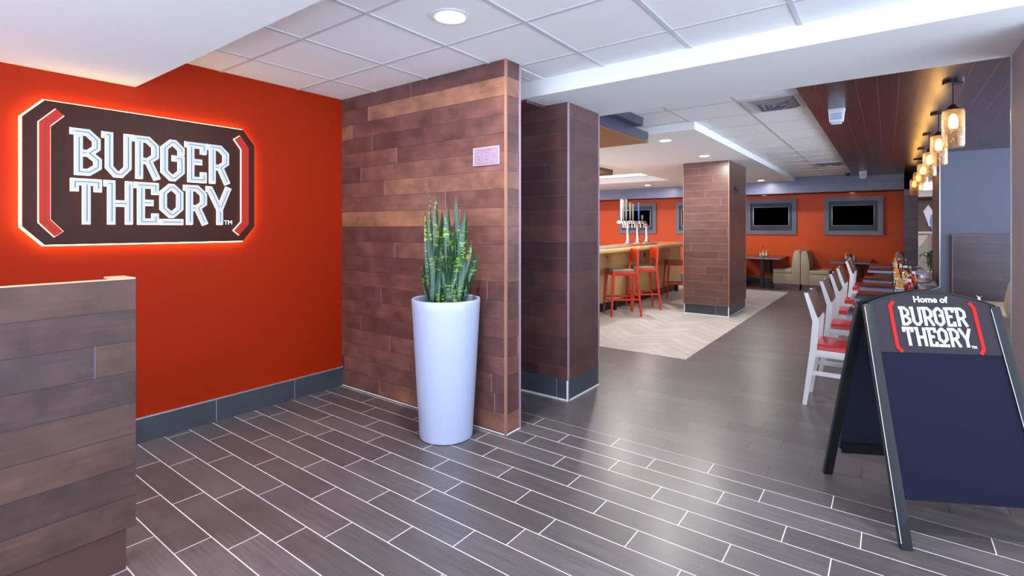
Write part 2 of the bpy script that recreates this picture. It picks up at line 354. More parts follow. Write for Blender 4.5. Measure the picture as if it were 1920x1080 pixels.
def tag(o, label=None, cat=None, group=None, kind=None):
    if label: o['label'] = label
    if cat: o['category'] = cat
    if group: o['group'] = group
    if kind: o['kind'] = kind
    return o
def thing(name, label, cat, loc=(0, 0, 0), rz=0, group=None):
    o = bpy.data.objects.new(name, None); o.empty_display_size = .1; C.objects.link(o)
    o.location = loc; o.rotation_euler = (0, 0, rz); return tag(o, label, cat, group)
def struct(name, mb, mat, label=None, **kw): return tag(mb.build(name, mat, **kw), label, 'structure' if False else None, None, 'structure')
def dup(root, loc, rz=None, label=None, parent=None):
    c = root.copy(); C.objects.link(c)
    if loc is not None: c.location = loc
    if rz is not None: c.rotation_euler = (0, 0, rz)
    if label: c['label'] = label
    if parent: c.parent = parent
    for ch in [o for o in root.children]: dup(ch, None, None, None, c)
    return c
I = lambda a, b, h: (a, b, h)

# ================================================================== THE SETTING
XR, YW = -3.90, 2.70       # red wall plane, plank wall plane
ZC = 2.54
struct('floor', MB().box(-9, 2.6, -2.0, 3.3, -.1, 0).box(-9, 4, 3.3, 18, -.1, 0), 'floor', 'dark grey wood-look plank tile floor with pale grout')
struct('floor_inlay', MB().box(-9, -1.72, 5.39, 12.37, -.002, .002), 'herring', 'pale herringbone tile field in front of the bar')
# lobby ceiling, grid bars
g = MB().box(-4.3, 2.6, 1.16, 3.24, ZC, ZC + .08)
struct('ceiling', g, 'tile_white', 'white acoustic tile ceiling')
g = MB()
for k in range(-5, 8):
    x = -1.0 + .608 * k
    if -3.88 < x < 2.6: g.box(x - .012, x + .012, 1.17, 3.23, ZC - .006, ZC + .01)
for y in (1.68, 2.28, 2.88): g.box(XR, 2.6, y - .011, y + .011, ZC - .005, ZC + .01)
struct('trim_1', g, 'grid', 'ceiling grid bars over the entrance')
struct('trim_2', MB().box(-4.3, 2.6, -2.0, 1.16, 2.309, ZC + .08), 'white', 'white lowered soffit at the upper left')
# walls
struct('wall_left', MB().box(XR - .2, XR, -2.0, YW, 0, ZC), 'red_wall', 'red wall behind the lit sign')
o = struct('wall_partition', MB().box(-4.1, -2.062, YW, 2.856, 0, ZC), 'wood_wall', 'brown horizontal plank partition wall behind the planter')
struct('trim_3', MB().box(-2.072, -2.055, YW - .006, YW + .008, 0, ZC), 'trim_copper')
struct('trim_4', MB().box(-2.072, -2.055, 2.848, 2.864, 0, ZC), 'trim_mauve')
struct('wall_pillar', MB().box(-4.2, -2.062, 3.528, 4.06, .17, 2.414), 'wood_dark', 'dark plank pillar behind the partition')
struct('trim_5', MB().box(-2.068, -2.056, 3.521, 3.535, 0, 2.41), 'trim_mauve')
struct('trim_6', MB().box(-2.066, -2.056, 4.052, 4.066, .17, 2.41), 'trim_mauve')
struct('baseboard_pillar', MB().box(-4.2, -2.064, 3.531, 4.056, 0, .17), 'base_tile')
struct('trim_7', MB().box(-4.2, -2.058, 3.522, 3.531, 0, .012).box(-2.064, -2.056, 3.522, 4.06, 0, .012).box(-2.074, -2.056, 3.519, 3.531, 0, .165), 'caulk')
# red wall baseboard
struct('baseboard_left', MB().box(XR, XR + .012, -2.0, YW, 0, .158), 'base_tile', 'slate blue tile baseboard under the red wall')
struct('trim_8', MB().box(XR, XR + .014, -2.0, YW, .158, .166), 'silver')
struct('trim_9', MB().box(-4.1, -2.06, YW - .005, YW, 0, .006).box(-2.062, -2.054, YW - .005, 2.86, 0, .006), 'caulk')
# beam
struct('trim_10', MB().box(-4.3, 4, 3.232, 4.155, 2.414, 2.66), 'white', 'white dropped beam across the passage')
struct('trim_11', MB().box(-4.3, -2.285, 3.26, 3.528, 2.39, 2.413), 'wood_dark')
struct('trim_12', MB().box(-4.3, -2.1, 2.856, 3.232, 2.536, 2.6), 'tile_white')
# right pilaster
struct('wall_right', MB().box(.588, 1.0, 3.50, 4.155, 0, 2.414), 'mauve', 'mauve grey wall end at the right edge')
struct('trim_13', MB().box(.583, .592, 4.148, 4.158, 0, 2.414), 'silver')
# back zone ceiling
g = MB().box(-4.3, 4, 4.155, 5.5, ZC, ZC + .08).box(-1.66, 4, 5.5, 12.95, ZC, ZC + .08)
struct('ceiling_rear', g, 'tile_white', 'acoustic tile ceiling over the dining aisle')
g = MB()
for x in (-1.70, -1.09): g.box(x - .014, x + .014, 4.155, 12.9 if x > -1.6 else 5.5, ZC - .003, ZC + .01)
y = 4.84
while y < 12.9:
    g.box(-2.3 if y < 5.45 else -1.66, -.58, y - .011, y + .011, ZC - .005, ZC + .01); y += .604
struct('trim_14', g, 'grid')
# white bulkhead with recessed tray
ZB = 2.455; TX, TY0, TY1 = -3.86, 7.2, 11.05
g = MB().box(TX, -1.66, 5.5, 12.9, ZB, ZB + .25).box(-9, TX, 5.5, TY0, ZB, ZB + .25).box(-9, TX, TY1, 12.9, ZB, ZB + .25).box(-9, TX, TY0, TY1, ZB + .12, ZB + .25)
struct('ceiling_bulkhead', g, 'white', 'smooth white dropped ceiling over the bar')
struct('trim_15', MB().box(-9, TX - .25, TY1 - .62, TY1 - .42, ZB + .095, ZB + .119), 'cove', 'lit strip in the ceiling tray')
# plank ceiling on the right
struct('ceiling_wood', MB().box(-.578, 3.2, 4.157, 12.9, 2.495, 2.54), 'wood_ceil', 'dark stained plank ceiling above the booth tables')
# header, alcove
struct('trim_16', MB().box(-9, .49, 12.9, 13.02, 2.18, 2.62), 'header_wood', 'grey plank header over the television wall')
struct('ceiling_alcove', MB().box(-9, .49, 13.02, 13.9, 2.195, 2.3), plain('alcove_ceiling_red_reflection', (96, 44, 44), .45), None)  # dark red reflection put into the ceiling colour
struct('wall_back', MB().box(-9, .27, 13.85, 14.05, 0, 2.25), 'orange_wall', 'orange television wall at the far end')
struct('baseboard_back', MB().box(-9, .27, 13.835, 13.85, 0, .15), 'base_tile')
struct('trim_17', MB().box(-9, .27, 13.833, 13.85, .15, .157), 'silver')
struct('wall_pier', MB().box(.268, .49, 12.9, 14.05, 0, 2.5), 'pier_wood', 'purple-grey plank pier right of the television wall')
struct('wall_far_left', MB().box(-9.2, -9, 4, 14, 0, 2.7), 'orange_wall')
# grey wall and wainscot on the right
struct('wall_booth_end', MB().box(.612, 3.4, 9.6, 10.9, 0, 2.5), 'grey_blue', 'grey blue wall beside the hanging lamps')
struct('trim_18', MB().box(.600, .612, 9.62, 10.92, 0, 2.5), 'taupe')
struct('trim_19', MB().box(.604, .616, 9.588, 9.602, 0, 2.5), 'silver')
g = MB().box(.752, 3.2, 9.55, 9.6, 0, 1.285)
struct('wall_wainscot', g, 'wainscot', 'dark plank wainscot on the grey wall')
struct('trim_20', MB().box(.744, 3.2, 9.535, 9.6, 1.285, 1.298).box(.738, .752, 9.545, 9.6, 0, 1.29), 'plinth')
# column
struct('column', MB().box(-2.69, -1.985, 8.33, 9.50, .16, ZB), 'wood_col', 'free standing plank column beside the aisle')
struct('baseboard_column', MB().box(-2.675, -1.995, 8.345, 9.485, 0, .16), 'base_tile')
struct('trim_21', MB().box(-2.68, -1.985, 8.335, 8.345, 0, .012).box(-1.995, -1.985, 8.335, 9.485, 0, .012).box(-1.999, -1.984, 8.332, 8.346, 0, .155).box(-2.682, -2.671, 8.336, 8.345, 0, .155), 'caulk')
struct('trim_22', MB().box(-1.991, -1.979, 8.324, 8.336, .16, ZB).box(-2.696, -2.686, 8.324, 8.336, .16, ZB).box(-1.991, -1.981, 9.494, 9.504, .16, ZB), 'trim_copper')
# wooden canopy over the bar
cz = 2.345
struct('trim_23', MB().box(-6.2, -2.125, 4.165, 5.38, cz, 2.455).box(-6.2, -2.03, 4.165, 5.0, 2.455, ZC), plain('canopy_navy_wood', (58, 60, 80), .4, coat=.2, var=.1, scale=6), 'dark wooden canopy hung over the bar')
struct('trim_24', MB().box(-6.2, -2.13, 4.17, 5.37, cz - .008, cz), plain('canopy_soffit_wood', (150, 98, 52), .45, var=.2, scale=8))
struct('trim_25', MB().box(-6.2, -4.03, 7.3, 8.5, 2.36, 2.46), plain('far_canopy_wood', (92, 66, 40), .45, var=.2, scale=8), 'small dark wooden canopy corner in the ceiling tray')
# room beyond the pier
struct('wall_beyond', MB().box(.3, 3, 17, 17.2, 1.27, 2.2), 'poster_ground')
struct('wall_beyond_lower', MB().box(.3, 3, 16.9, 17.2, 0, 1.25), 'cream')
struct('trim_26', MB().box(.3, 3, 16.85, 17.2, 1.25, 1.30), 'cream')
struct('trim_27', MB().box(.3, 3, 16.6, 17.2, 2.2, 2.36), 'white')
struct('ceiling_beyond', MB().box(.3, 4, 12.95, 17.4, 2.6, 2.7), plain('beyond_ceiling', (120, 112, 110), .7))
struct('trim_28', MB().box(.86, .90, 16.2, 16.9, 0, 1.24), 'taupe')
struct('wall_side_beyond', MB().box(3.2, 3.4, 9.6, 18, 0, 2.6), 'cream')

# ================================================================== LIT WALL SIGN
SX = -3.84
sg = thing('wall_sign', 'backlit brown octagonal restaurant sign with white letters on the red wall', 'sign', (SX, 1.2565, 1.713))
sg0 = Vector((SX, 1.2565, 1.713))
def SF(a, b, h): return (h - 0, a - sg0.y, b - sg0.z)      # a = world y, b = world z, h = towards the room
outl = [(.619, 2.018), (.712, 2.125), (1.811, 2.125), (1.894, 2.018), (1.894, 1.408), (1.811, 1.303), (.712, 1.303), (.619, 1.408)]
MB().prism(outl, -.022, 0, SF).build('panel', 'panel_brown', sg)
tag(MB().ribbon(outl, .003, -.022, -.0005, SF, True).build('edge_band', 'sign_edge', sg), 'thin red edge of the panel')
inn = [(1.2565 + (a - 1.2565) * 1.004, 1.713 + (b - 1.713) * 1.006) for a, b in outl]
tag(MB().ribbon(inn, .012, -.048, -.028, SF, True).build('led_strip', 'led', sg), 'warm glowing light strip behind the panel')
MB().prism([(.8, 1.45), (1.7, 1.45), (1.7, 1.97), (.8, 1.97)], -.058, -.022, SF).build('mounting_box', 'black', sg)

SW = .035
def glyph(ch, L, Sx, R, h):
    """centre lines inside the box serif-left L, stem-left Sx, right R, height h (outer)"""
    w = SW / 2; l, s, r, t, b = L, Sx + w, R - w, h - w * .85, w * .85; c = .042; m = h * .48
    if ch == 'B': return [[(l, t), (r - .006 - c, t), (r - .006, t - c), (r - .006, m + c * .8), (r - c, m), (r, m - c * .9), (r, b + c * .8), (r - c, b), (s, b), (s, t - w)], [(s, m), (r - c, m)]]
    if ch == 'U': return [[(l, t), (s, t), (s, b + c), (s + c * .8, b), (r - c * .8, b), (r, b + c), (r, h)]]
    if ch == 'R': return [[(l, t), (r - .014 - c, t), (r - .014, t - c), (r - .014, m + c * .4), (r - .014 - c * .9, m - c * .35), (r - .004, 0)], [(s, t), (s, 0)], [(s, m - c * .35), (r - .014 - c * .9, m - c * .35)]]
    if ch == 'G': return [[(r, h * .66), (r, t - c), (r - c, t), (s + c, t), (s, t - c), (s, b + c), (s + c, b), (r - c, b), (r, b + c), (r, m + .02), (s + .048, m + .02)]]
    if ch == 'E': return [[(l, t), (r, t), (r, h * .74)], [(s, t), (s, b), (r, b), (r, h * .245)], [(s, m + .01), (r - .012, m + .01)]]
    if ch == 'T': x = (l + r + w) / 2; return [[(l + w, h * .74), (l + w, t), (r, t), (r, h * .74)], [(x, t), (x, 0)]]
    if ch == 'H': return [[(l, t), (s, t), (s, 0)], [(r, h), (r, 0)], [(s, m), (r, m)]]
    if ch == 'O': q = .062; return [[(s + c, t), (r - c, t), (r, t - c), (r, q + c), (r - c, q + .0), (s + c, q), (s, q + c), (s, t - c), 'closed'], [(s - w, b - .001), (r + w, b - .001)]]
    if ch == 'Y': x = (l + r + w) / 2 + .006; return [[(l, t), (s + .004, t), (x, m - .02)], [(R - w + .002, h), (x, m - .02)], [(x, m - .02), (x, 0)]]
rows = [(1.713, .275, [('B', .819, .838, .970), ('U', .968, .984, 1.120), ('R', 1.122, 1.139, 1.283), ('G', 1.278, 1.278, 1.419), ('E', 1.419, 1.436, 1.557), ('R', 1.559, 1.573, 1.719)]),
        (1.421, .271, [('T', .819, .819, .971), ('H', .978, .995, 1.127), ('E', 1.132, 1.149, 1.268), ('O', 1.272, 1.272, 1.411), ('R', 1.411, 1.428, 1.572), ('Y', 1.552, 1.552, 1.721)])]
def shorten(pts, d):
    P = [Vector(p) for p in pts]
    a = (P[1] - P[0]).normalized(); b = (P[-2] - P[-1]).normalized()
    P[0] = P[0] + a * d; P[-1] = P[-1] + b * d; return [tuple(p) for p in P]
def letters(parent, FN, sc, h0, h1, glow, face, inline, tf, SW=.035):
    for (zb, h, ls) in rows:
        for ch, L, Sx, R in ls:
            mb = MB(); il = MB(); gl = MB(); e = 0
            for line in glyph(ch, L + .003, Sx + .002, R - .005, h - .008):
                cl = line[-1] == 'closed'
                if cl: line = line[:-1]
                pts = [tf(a, b + zb + .003) for a, b in line]
                mb.ribbon(pts, SW * sc, h0, h1 + e, FN, cl)
                ip = pts if cl else shorten(pts, SW * .45 * sc)
                il.ribbon(ip, .0035 * sc, h1 - .001, h1 + .0008 + e, FN, cl)
                if glow: gl.ribbon(pts if cl else shorten(pts, -.004), SW * sc + .004, h0 - .008, h0, FN, cl)
                e += .0003
            o = mb.build('letter', face, parent); tag(o, 'white letter ' + ch)
            tag(il.build('inline', inline, o), 'thin dark line inside the letter')
            if glow: tag(gl.build('glow_edge', 'glow', o), 'bright lit edge of the letter')
letters(sg, SF, 1, .012, .026, True, 'letter', 'inline', lambda a, b: (a, b))
for side, pts in (('left', [(.772, 2.063), (.707, 1.988), (.707, 1.438), (.768, 1.364)]), ('right', [(1.760, 2.060), (1.815, 1.985), (1.815, 1.435), (1.755, 1.364)])):
    o = tag(MB().ribbon(pts, .046, .012, .028, SF).build('bracket', 'sign_red', sg), 'red bracket')
    tag(MB().ribbon(shorten(pts, .02), .0035, .027, .0288, SF).build('inline', 'inline', o))
    tag(MB().ribbon(shorten(pts, -.003), .054, .003, .012, SF).build('glow_edge', 'glow', o))
def text_obj(txt, name, size, mat, parent, mtx, depth=.001, bold=False):
    cu = bpy.data.curves.new(name, 'FONT'); cu.body = txt; cu.size = size; cu.extrude = depth; cu.align_x = 'LEFT'
    if bold: cu.offset = size * .022
    t = bpy.data.objects.new(name, cu); C.objects.link(t); dg = bpy.context.evaluated_depsgraph_get()
    me = bpy.data.meshes.new_from_object(t.evaluated_get(dg)); bpy.data.objects.remove(t)
    me.transform(mtx); me.materials.clear(); me.materials.append(M[mat])
    o = bpy.data.objects.new(name, me); C.objects.link(o); o.parent = parent; return o
tm_m = Matrix(((0, 0, 1, .004), (1, 0, 0, 1.674 - sg0.y), (0, 1, 0, 1.424 - sg0.z), (0, 0, 0, 1)))
text_obj('TM', 'trademark_text', .042, 'white_print', sg, tm_m, .002, True)

# ================================================================== HOST COUNTER (left edge)
hc = thing('host_counter', 'brown plank host counter at the left edge below the sign', 'counter', (-2.5, 0, 0))
def W2(o): pass
mb = MB().box(-.03, 0, -1.6, .745, .168, 1.188).box(-.14, -.0301, .70, .7448, .168, 1.188)
mb.build('body', 'counter_wood', hc)
tag(MB().box(-.030, -.001, -1.6, .674, 1.188, 1.192).box(-.142, -.001, .6745, .7445, 1.188, 1.194).build('top_edge', 'cream_wood', hc), 'pale raw top edge')
MB().box(-.12, -.012, -1.6, .715, 0, .168).build('toe_kick', plain('toe_kick_wood', (84, 54, 54), .5, var=.15, scale=8), hc)

# ================================================================== PLANTER AND SNAKE PLANT
PC = Vector((-2.394, 2.469, 0))
pl = thing('planter', 'tall tapered glossy white planter in front of the plank wall', 'planter', PC)
prof = [(.165, 0), (.177, .006), (.180, .03), (.2275, .86), (.231, .915), (.229, .925), (.222, .926), (.214, .92), (.212, .90), (.206, .85)]
MB().lathe(prof, 64).build('pot', 'planter', pl, smooth=True)
MB().lathe([(.0, .868), (.1, .872), (.209, .866)], 40).build('soil', 'soil', pl, smooth=True)
sp = thing('snake_plant', 'tall variegated snake plant with upright leaves growing in the white planter', 'plant', PC + Vector((0, 0, .866)))
base0 = PC + Vector((0, 0, .866))
leaves = [((122, 160), (104, 1000), 42, 0, 1), ((167, 88), (165, 1000), 46, -.03, 0), ((62, 245), (112, 1000), 34, .05, 1), ((205, 228), (245, 1000), 40, .05, 0),
          ((238, 243), (275, 1000), 44, .0, 0), ((282, 165), (292, 1000), 26, .07, 0), ((350, 115), (372, 1000), 38, .03, 0), ((418, 238), (380, 1000), 52, -.02, 0),
          ((314, 338), (335, 1000), 34, -.05, 0), ((468, 492), (405, 1000), 36, -.08, 0), ((524, 590), (432, 985), 44, .02, 0), ((34, 702), (88, 1000), 32, -.02, 0),
          ((56, 662), (108, 1000), 34, .06, 0), ((352, 596), (298, 1000), 36, -.11, 0), ((182, 560), (165, 1000), 40, -.11, 0), ((118, 450), (95, 1000), 44, -.07, 0),
          ((440, 760), (432, 990), 28, -.03, 0), ((222, 470), (248, 1000), 46, -.08, 0), ((300, 560), (282, 1000), 34, -.02, 0), ((258, 700), (265, 1000), 36, -.13, 0),
          ((395, 560), (388, 1000), 40, -.11, 0), ((140, 640), (140, 1000), 36, .08, 0), ((208, 860), (212, 1000), 30, -.15, 0), ((330, 880), (345, 1000), 34, -.14, 0),
          ((330, 420), (350, 1000), 30, .1, 0), ((188, 400), (190, 1000), 34, .1, 0), ((410, 470), (410, 1000), 34, .09, 0)]
vd = Vector((-_s, _c, 0)); vr = Vector((_c, _s, 0))
for n, (tip, bs, wd, dd, whisk) in enumerate(leaves):
    px = lambda q: (780 + q[0] / 4.5, 340 + q[1] / 4.5)
    D = PC.dot(vd) + dd
    T = on_d(*px(tip), D); B = on_d(*px(bs), D); B.z = .868
    B = base0 + (B - base0) * .78; B.z = .868
    Wm = 1.12 * wd / 4.5 / F_PX * D; hgt = (T - B).length; K = 14; vs = []; fs = []
    tw = random.uniform(-.9, .9); ph = random.uniform(-.5, .5); wob = random.uniform(-.012, .012)
    for k in range(K + 1):
        t = k / K; c = B.lerp(T, t) + vr * wob * math.sin(t * math.pi * 1.5) + vd * (.02 * math.sin(t * 3 + ph))
        w = Wm * (.62 + .55 * math.sin(min(1, t * 1.15) * math.pi * .62)) * (1 if t < .72 else max(.02, (1 - ((t - .72) / .28) ** 1.6)))
        a = ph + tw * t; d = vr * math.cos(a) + vd * math.sin(a); nn = Vector((-d.y, d.x, 0)); th = .006 * (1 - t) + .0015
        cup = w * .22
        row = [c - d * w / 2 - nn * cup, c - d * w * .25 - nn * (cup * .25 + th * .2), c - nn * th * .5, c + d * w * .25 - nn * (cup * .25 + th * .2), c + d * w / 2 - nn * cup,
               c + d * w * .25 - nn * (cup * .25 - th), c + nn * th, c - d * w * .25 - nn * (cup * .25 - th)]
        vs += [v - base0 for v in row]
    for k in range(K):
        for j in range(8): fs.append((k * 8 + j, k * 8 + (j + 1) % 8, k * 8 + 8 + (j + 1) % 8, k * 8 + 8 + j))
    fs += [tuple(range(7, -1, -1)), tuple(range(K * 8, K * 8 + 8))]
    mb = MB(); mb.add(vs, fs)
    if whisk and n == 0:
        mb.tube([T - base0 + vr * -.0 - Vector((0, 0, .01)), T - base0 + vr * -.02 + Vector((0, 0, .05)), T - base0 + vr * -.03 + Vector((0, 0, .117))], .004, 6, .0012)
    mb.build('leaf', 'leaf', sp, smooth=True)

# ================================================================== NOTICE ON THE PLANK WALL
cf = thing('notice', 'small pale notice in clear holder on the upper right of the plank wall', 'notice', (-2.231, 2.70, 1.896))
MB().box(-.115, .115, -.010, 0, -.063, .063).build('holder', 'acrylic_edge', cf, bevel=.002)
MB().box(-.105, .111, -.0115, -.010, -.059, .059).build('paper', 'paper', cf)
t = MB()
for (x0, x1, z) in [(-.085, .085, .046), (-.055, .05, .036), (-.01, .04, .022), (-.008, .04, .0), (-.005, .02, -.016), (-.005, .03, -.024), (-.08, .08, -.052)]:
    x = x0
    while x < x1:
        w = random.uniform(.004, .011); t.box(x, min(x + w, x1), -.0121, -.0115, z - .0022, z + .0022); x += w + .003
t.ribbon([(.06, .012), (.09, .012), (.09, -.012), (.06, -.012)], .0012, -.0121, -.0115, lambda a, b, h: (a, h, b), True)
t.box(.068, .071, -.0121, -.0115, -.007, .007).box(.077, .080, -.0121, -.0115, -.007, .007)
cc = [(-.06 + .033 * math.cos(a), -.006 + .036 * math.sin(a)) for a in [2 * math.pi * k / 28 for k in range(28)]]
t.ribbon(cc, .002, -.0121, -.0115, lambda a, b, h: (a, h, b), True)
t.prism([(-.078, .004), (-.06, .000), (-.042, .006), (-.05, -.002), (-.07, -.003)], -.0121, -.0115, lambda a, b, h: (a, h, b))
t.box(-.066, -.054, -.0121, -.0115, -.026, -.012)
t.build('print', 'ink', cf)

# ================================================================== A-FRAME BOARD
ang = math.radians(28); ub = Vector((math.cos(ang), math.sin(ang), 0)); nb = Vector((math.sin(ang), -math.cos(ang), 0))
A0 = Vector((-.084, 3.10, 1.01)); SP = .35
af = thing('sandwich_board', 'black A-frame sandwich board with restaurant logo standing on the floor at right', 'sandwich board', (A0.x, A0.y, 0))
O0 = Vector((A0.x, A0.y, 0))
def side(sgn):
    sp_ = SP if sgn > 0 else .275
    d = (nb * sgn * sp_ + Vector((0, 0, -1.01))).normalized(); nn = (nb * sgn * 1.01 + Vector((0, 0, sp_))).normalized()
    ins = nb * (0 if sgn > 0 else -.06)
    return lambda s_, t_, h: tuple(A0 + ins + ub * s_ + d * t_ + nn * h - O0)
LEN = 1.062
for sgn in (1, -1):
    fn = side(sgn); wid = .565
    for (s0, s1, s0b, s1b) in ((-.018, .024, -.040, .006), (wid - .024, wid + .018, wid - .006, wid + .040)):
        if sgn < 0: s0b -= .02; s1b -= .02
        mb = MB(); b = [fn(s0b, LEN, -.014), fn(s1b, LEN, -.014), fn(s1b, LEN, .014), fn(s0b, LEN, .014)]; tp = [fn(s0, -.005, -.014), fn(s1, -.005, -.014), fn(s1, -.005, .014), fn(s0, -.005, .014)]
        # flat cut on the floor
        b = [(q[0], q[1], 0.0) for q in b]
        lg = mb.hexa(b, tp).build('leg', 'frame_black', af, bevel=.002)
        e0 = s0 if s0 < .2 else s0; e1 = s0b
        if sgn == 1:
            ed = MB().hexa([fn(e1 - .001, LEN * .985, .0125), fn(e1 + .0015, LEN * .985, .0125), fn(e1 + .0015, LEN * .985, .0155), fn(e1 - .001, LEN * .985, .0155)],
                           [fn(e0 - .001, .01, .0125), fn(e0 + .0015, .01, .0125), fn(e0 + .0015, .01, .0155), fn(e0 - .001, .01, .0155)]).build('leg_edge', 'silver', lg)
            tag(ed, 'thin worn bright edge of the leg')
    # header panel with arched top
    arc = [(0, -.005 - .062 * math.sin(math.pi * k / 16) ** .85) for k in range(17)]
    arc = [(wid * k / 16, arc[k][1]) for k in range(17)]
    poly = arc + [(wid - .018, .228), (.018, .228)]
    hd = MB().prism(poly, -.008, .009, fn).build('header_panel', 'board', af)
    tag(MB().ribbon([(a, b - .003) for a, b in arc], .006, -.014, .014, fn).build('top_rail', 'frame_black', af), 'arched black top rail')
    MB().prism([(.018, .229), (wid - .018, .229), (wid - .003, .872), (.003, .872)], -.008, .007, fn).build('menu_panel', 'board_menu' if sgn == 1 else 'board_in', af)
    if sgn < 0: MB().hexa([fn(.01, .89, -.02), fn(wid - .01, .89, -.02), fn(wid - .01, .89, -.008), fn(.01, .89, -.008)], [fn(.01, .83, -.02), fn(wid - .01, .83, -.02), fn(wid - .01, .83, -.008), fn(.01, .83, -.008)]).build('cross_rail', 'frame_black', af)
fnf = side(1)
K_ = .333
tfb = lambda a, b: ((a - .819) * K_ + .134, (1.988 - b) * .338 + .004)
letters(af, fnf, K_, .009, .0105, False, 'white_print', 'inline', tfb, .038)
for col, pts in (('left', [(.772, 2.063), (.715, 1.988), (.715, 1.40), (.768, 1.33)]), ('right', [(1.775, 2.060), (1.825, 1.985), (1.825, 1.40), (1.775, 1.33)])):
    tag(MB().ribbon([tfb(a, b) for a, b in pts], .016, .009, .012, fnf).build('bracket', 'print_red', af), 'red bracket')
def fm(s_, t_, h):
    o = Vector(fnf(s_, t_, h)); X = Vector(fnf(s_ + 1, t_, h)) - o; Y = Vector(fnf(s_, t_ - 1, h)) - o; Z = Vector(fnf(s_, t_, h + 1)) - o
    return Matrix(((X.x, Y.x, Z.x, o.x), (X.y, Y.y, Z.y, o.y), (X.z, Y.z, Z.z, o.z), (0, 0, 0, 1)))
text_obj('Home of', 'heading_text', .042, 'white_print', af, fm(.210, -.019, .0098), .0008, True)
text_obj('TM', 'trademark_text', .017, 'white_print', af, fm(.420, .199, .0098), .0008, True)
tag(MB().hexa([fnf(.028, .10, -.034), fnf(.034, .10, -.034), fnf(.034, .10, -.016), fnf(.028, .10, -.016)], [fnf(.028, .02, -.034), fnf(.034, .02, -.034), fnf(.034, .02, -.016), fnf(.028, .02, -.016)]).build('hinge', 'steel', af), 'metal hinge plate')

# ================================================================== DINING TABLES ON THE RIGHT
def table_mesh(name, label, x0, x1, y0, y1, z=.75, base=True, group=None, cat='table', post=None):
    c = Vector(((x0 + x1) / 2, (y0 + y1) / 2, 0)); t = thing(name, label, cat, c, 0, group)
    hx, hy = (x1 - x0) / 2, (y1 - y0) / 2
    top = MB().box(-hx, hx, -hy, hy, z - .038, z).build('tabletop', 'table_top', t, bevel=.002)
    tag(MB().box(-hx - .001, hx + .001, -hy - .001, -hy + .002, z - .037, z - .002).box(-hx - .001, -hx + .002, -hy, hy, z - .037, z - .002).build('edge_band', 'table_edge', top), 'pale grey edge')
    if base:
        MB().tube([(0, 0, .02), (0, 0, z - .038)], .038, 20).build('pedestal', 'iron', t, smooth=True)
        MB().box(-.13, .28, -.03, .03, .0, .022).box(-.03, .03, -.26, .26, .0, .024).build('base', 'iron', t, bevel=.006)
    if post: 
        MB().tube([(post[0] - c.x, post[1] - c.y, 0), (post[0] - c.x, post[1] - c.y, z - .038)], .045, 20).build('post', 'iron', t, smooth=True)
        MB().box(.1, .16, hy - .32, hy - .01, z - .42, z - .038).build('wall_bracket', 'iron', t)
    return t
TBL = [(4.49, 5.22, 'nearest dark dining table, partly hidden by the sandwich board'), (5.61, 6.345, 'second dark dining table, just behind the sandwich board top'),
       (6.70, 7.36, 'third dark dining table in the row, its condiments show most'), (7.62, 8.38, 'fourth dark dining table in the row along the booth'),
       (9.46, 10.28, 'fifth dark dining table, its right end showing before the plank pier'), (10.6, 11.35, 'farthest dark dining table in the booth row')]
for (y0, y1, lb) in TBL: table_mesh('dining_table', lb, -.245, .455, y0, y1, group='dark tables in the booth row')

# ================================================================== WHITE CHAIRS
def make_chair(label):
    """faces +x ; origin on the floor at the centre of the seat"""
    t = thing('dining_chair', label, 'chair', (0, 0, 0), 0, 'white chairs with red seats')
    w = .19
    for s in (-1, 1):
        # rear leg bent into the back post
        mb = MB(); y = s * w; pts = [(-.265, 0, .030), (-.205, .44, .048), (-.187, .665, .048), (-.255, .885, .028)]
        for (xa, za, ta), (xb, zb, tb) in zip(pts[:-1], pts[1:]):
            mb.hexa([(xa - ta / 2, y - .014, za), (xa + ta / 2, y - .014, za), (xa + ta / 2, y + .014, za), (xa - ta / 2, y + .014, za)],
                    [(xb - tb / 2, y - .014, zb), (xb + tb / 2, y - .014, zb), (xb + tb / 2, y + .014, zb), (xb - tb / 2, y + .014, zb)])
        tag(mb.build('leg', 'chair_white', t), 'rear leg running up into the back post')
        MB().hexa([(.185, y - .012, 0), (.213, y - .012, 0), (.213, y + .012, 0), (.185, y + .012, 0)], [(.165, y - .016, .42), (.205, y - .016, .42), (.205, y + .016, .42), (.165, y + .016, .42)]).build('leg', 'chair_white', t)
        MB().box(-.215, .19, y - .009, y + .009, .245, .275).build('stretcher', 'chair_white', t)
    MB().box(-.19, .20, -w - .009, w + .009, .39, .445).build('seat_frame', 'chair_white', t, bevel=.003)
    q = MB(); 
    for (z, i) in ((.445, .0), (.468, .002), (.482, .022)):
        pass
    q.hexa([(-.20, -.205, .445), (.225, -.21, .445), (.225, .21, .445), (-.20, .205, .445)], [(-.19, -.19, .487), (.21, -.195, .487), (.21, .195, .487), (-.19, .19, .487)])
    tag(q.build('seat', 'vinyl_red', t, bevel=.012, seg=3), 'red vinyl seat')
    MB().hexa([(-.178, -.205, .70), (-.165, -.205, .70), (-.165, .205, .70), (-.178, .205, .70)], [(-.243, -.205, .892), (-.230, -.205, .892), (-.230, .205, .892), (-.243, .205, .892)]).build('back_rail', 'chair_brown', t, bevel=.003)
    return t
ch0 = make_chair('nearest white chair with red seat, fully visible left of the sandwich board')
ch0.location = (-.262, 4.785, 0)
CH = [(-.253, 5.83, 'second white chair with red seat, directly behind the nearest one'), (-.253, 6.80, 'third white chair with red seat in the row'),
      (-.255, 7.80, 'fourth white chair with red seat in the row'), (-.25, 9.46, 'fifth white chair with red seat, narrow in the distance'), (-.25, 10.1, 'sixth white chair with red seat, farthest of the row')]
for x, y, lb in CH: dup(ch0, (x, y, 0), 0, lb)

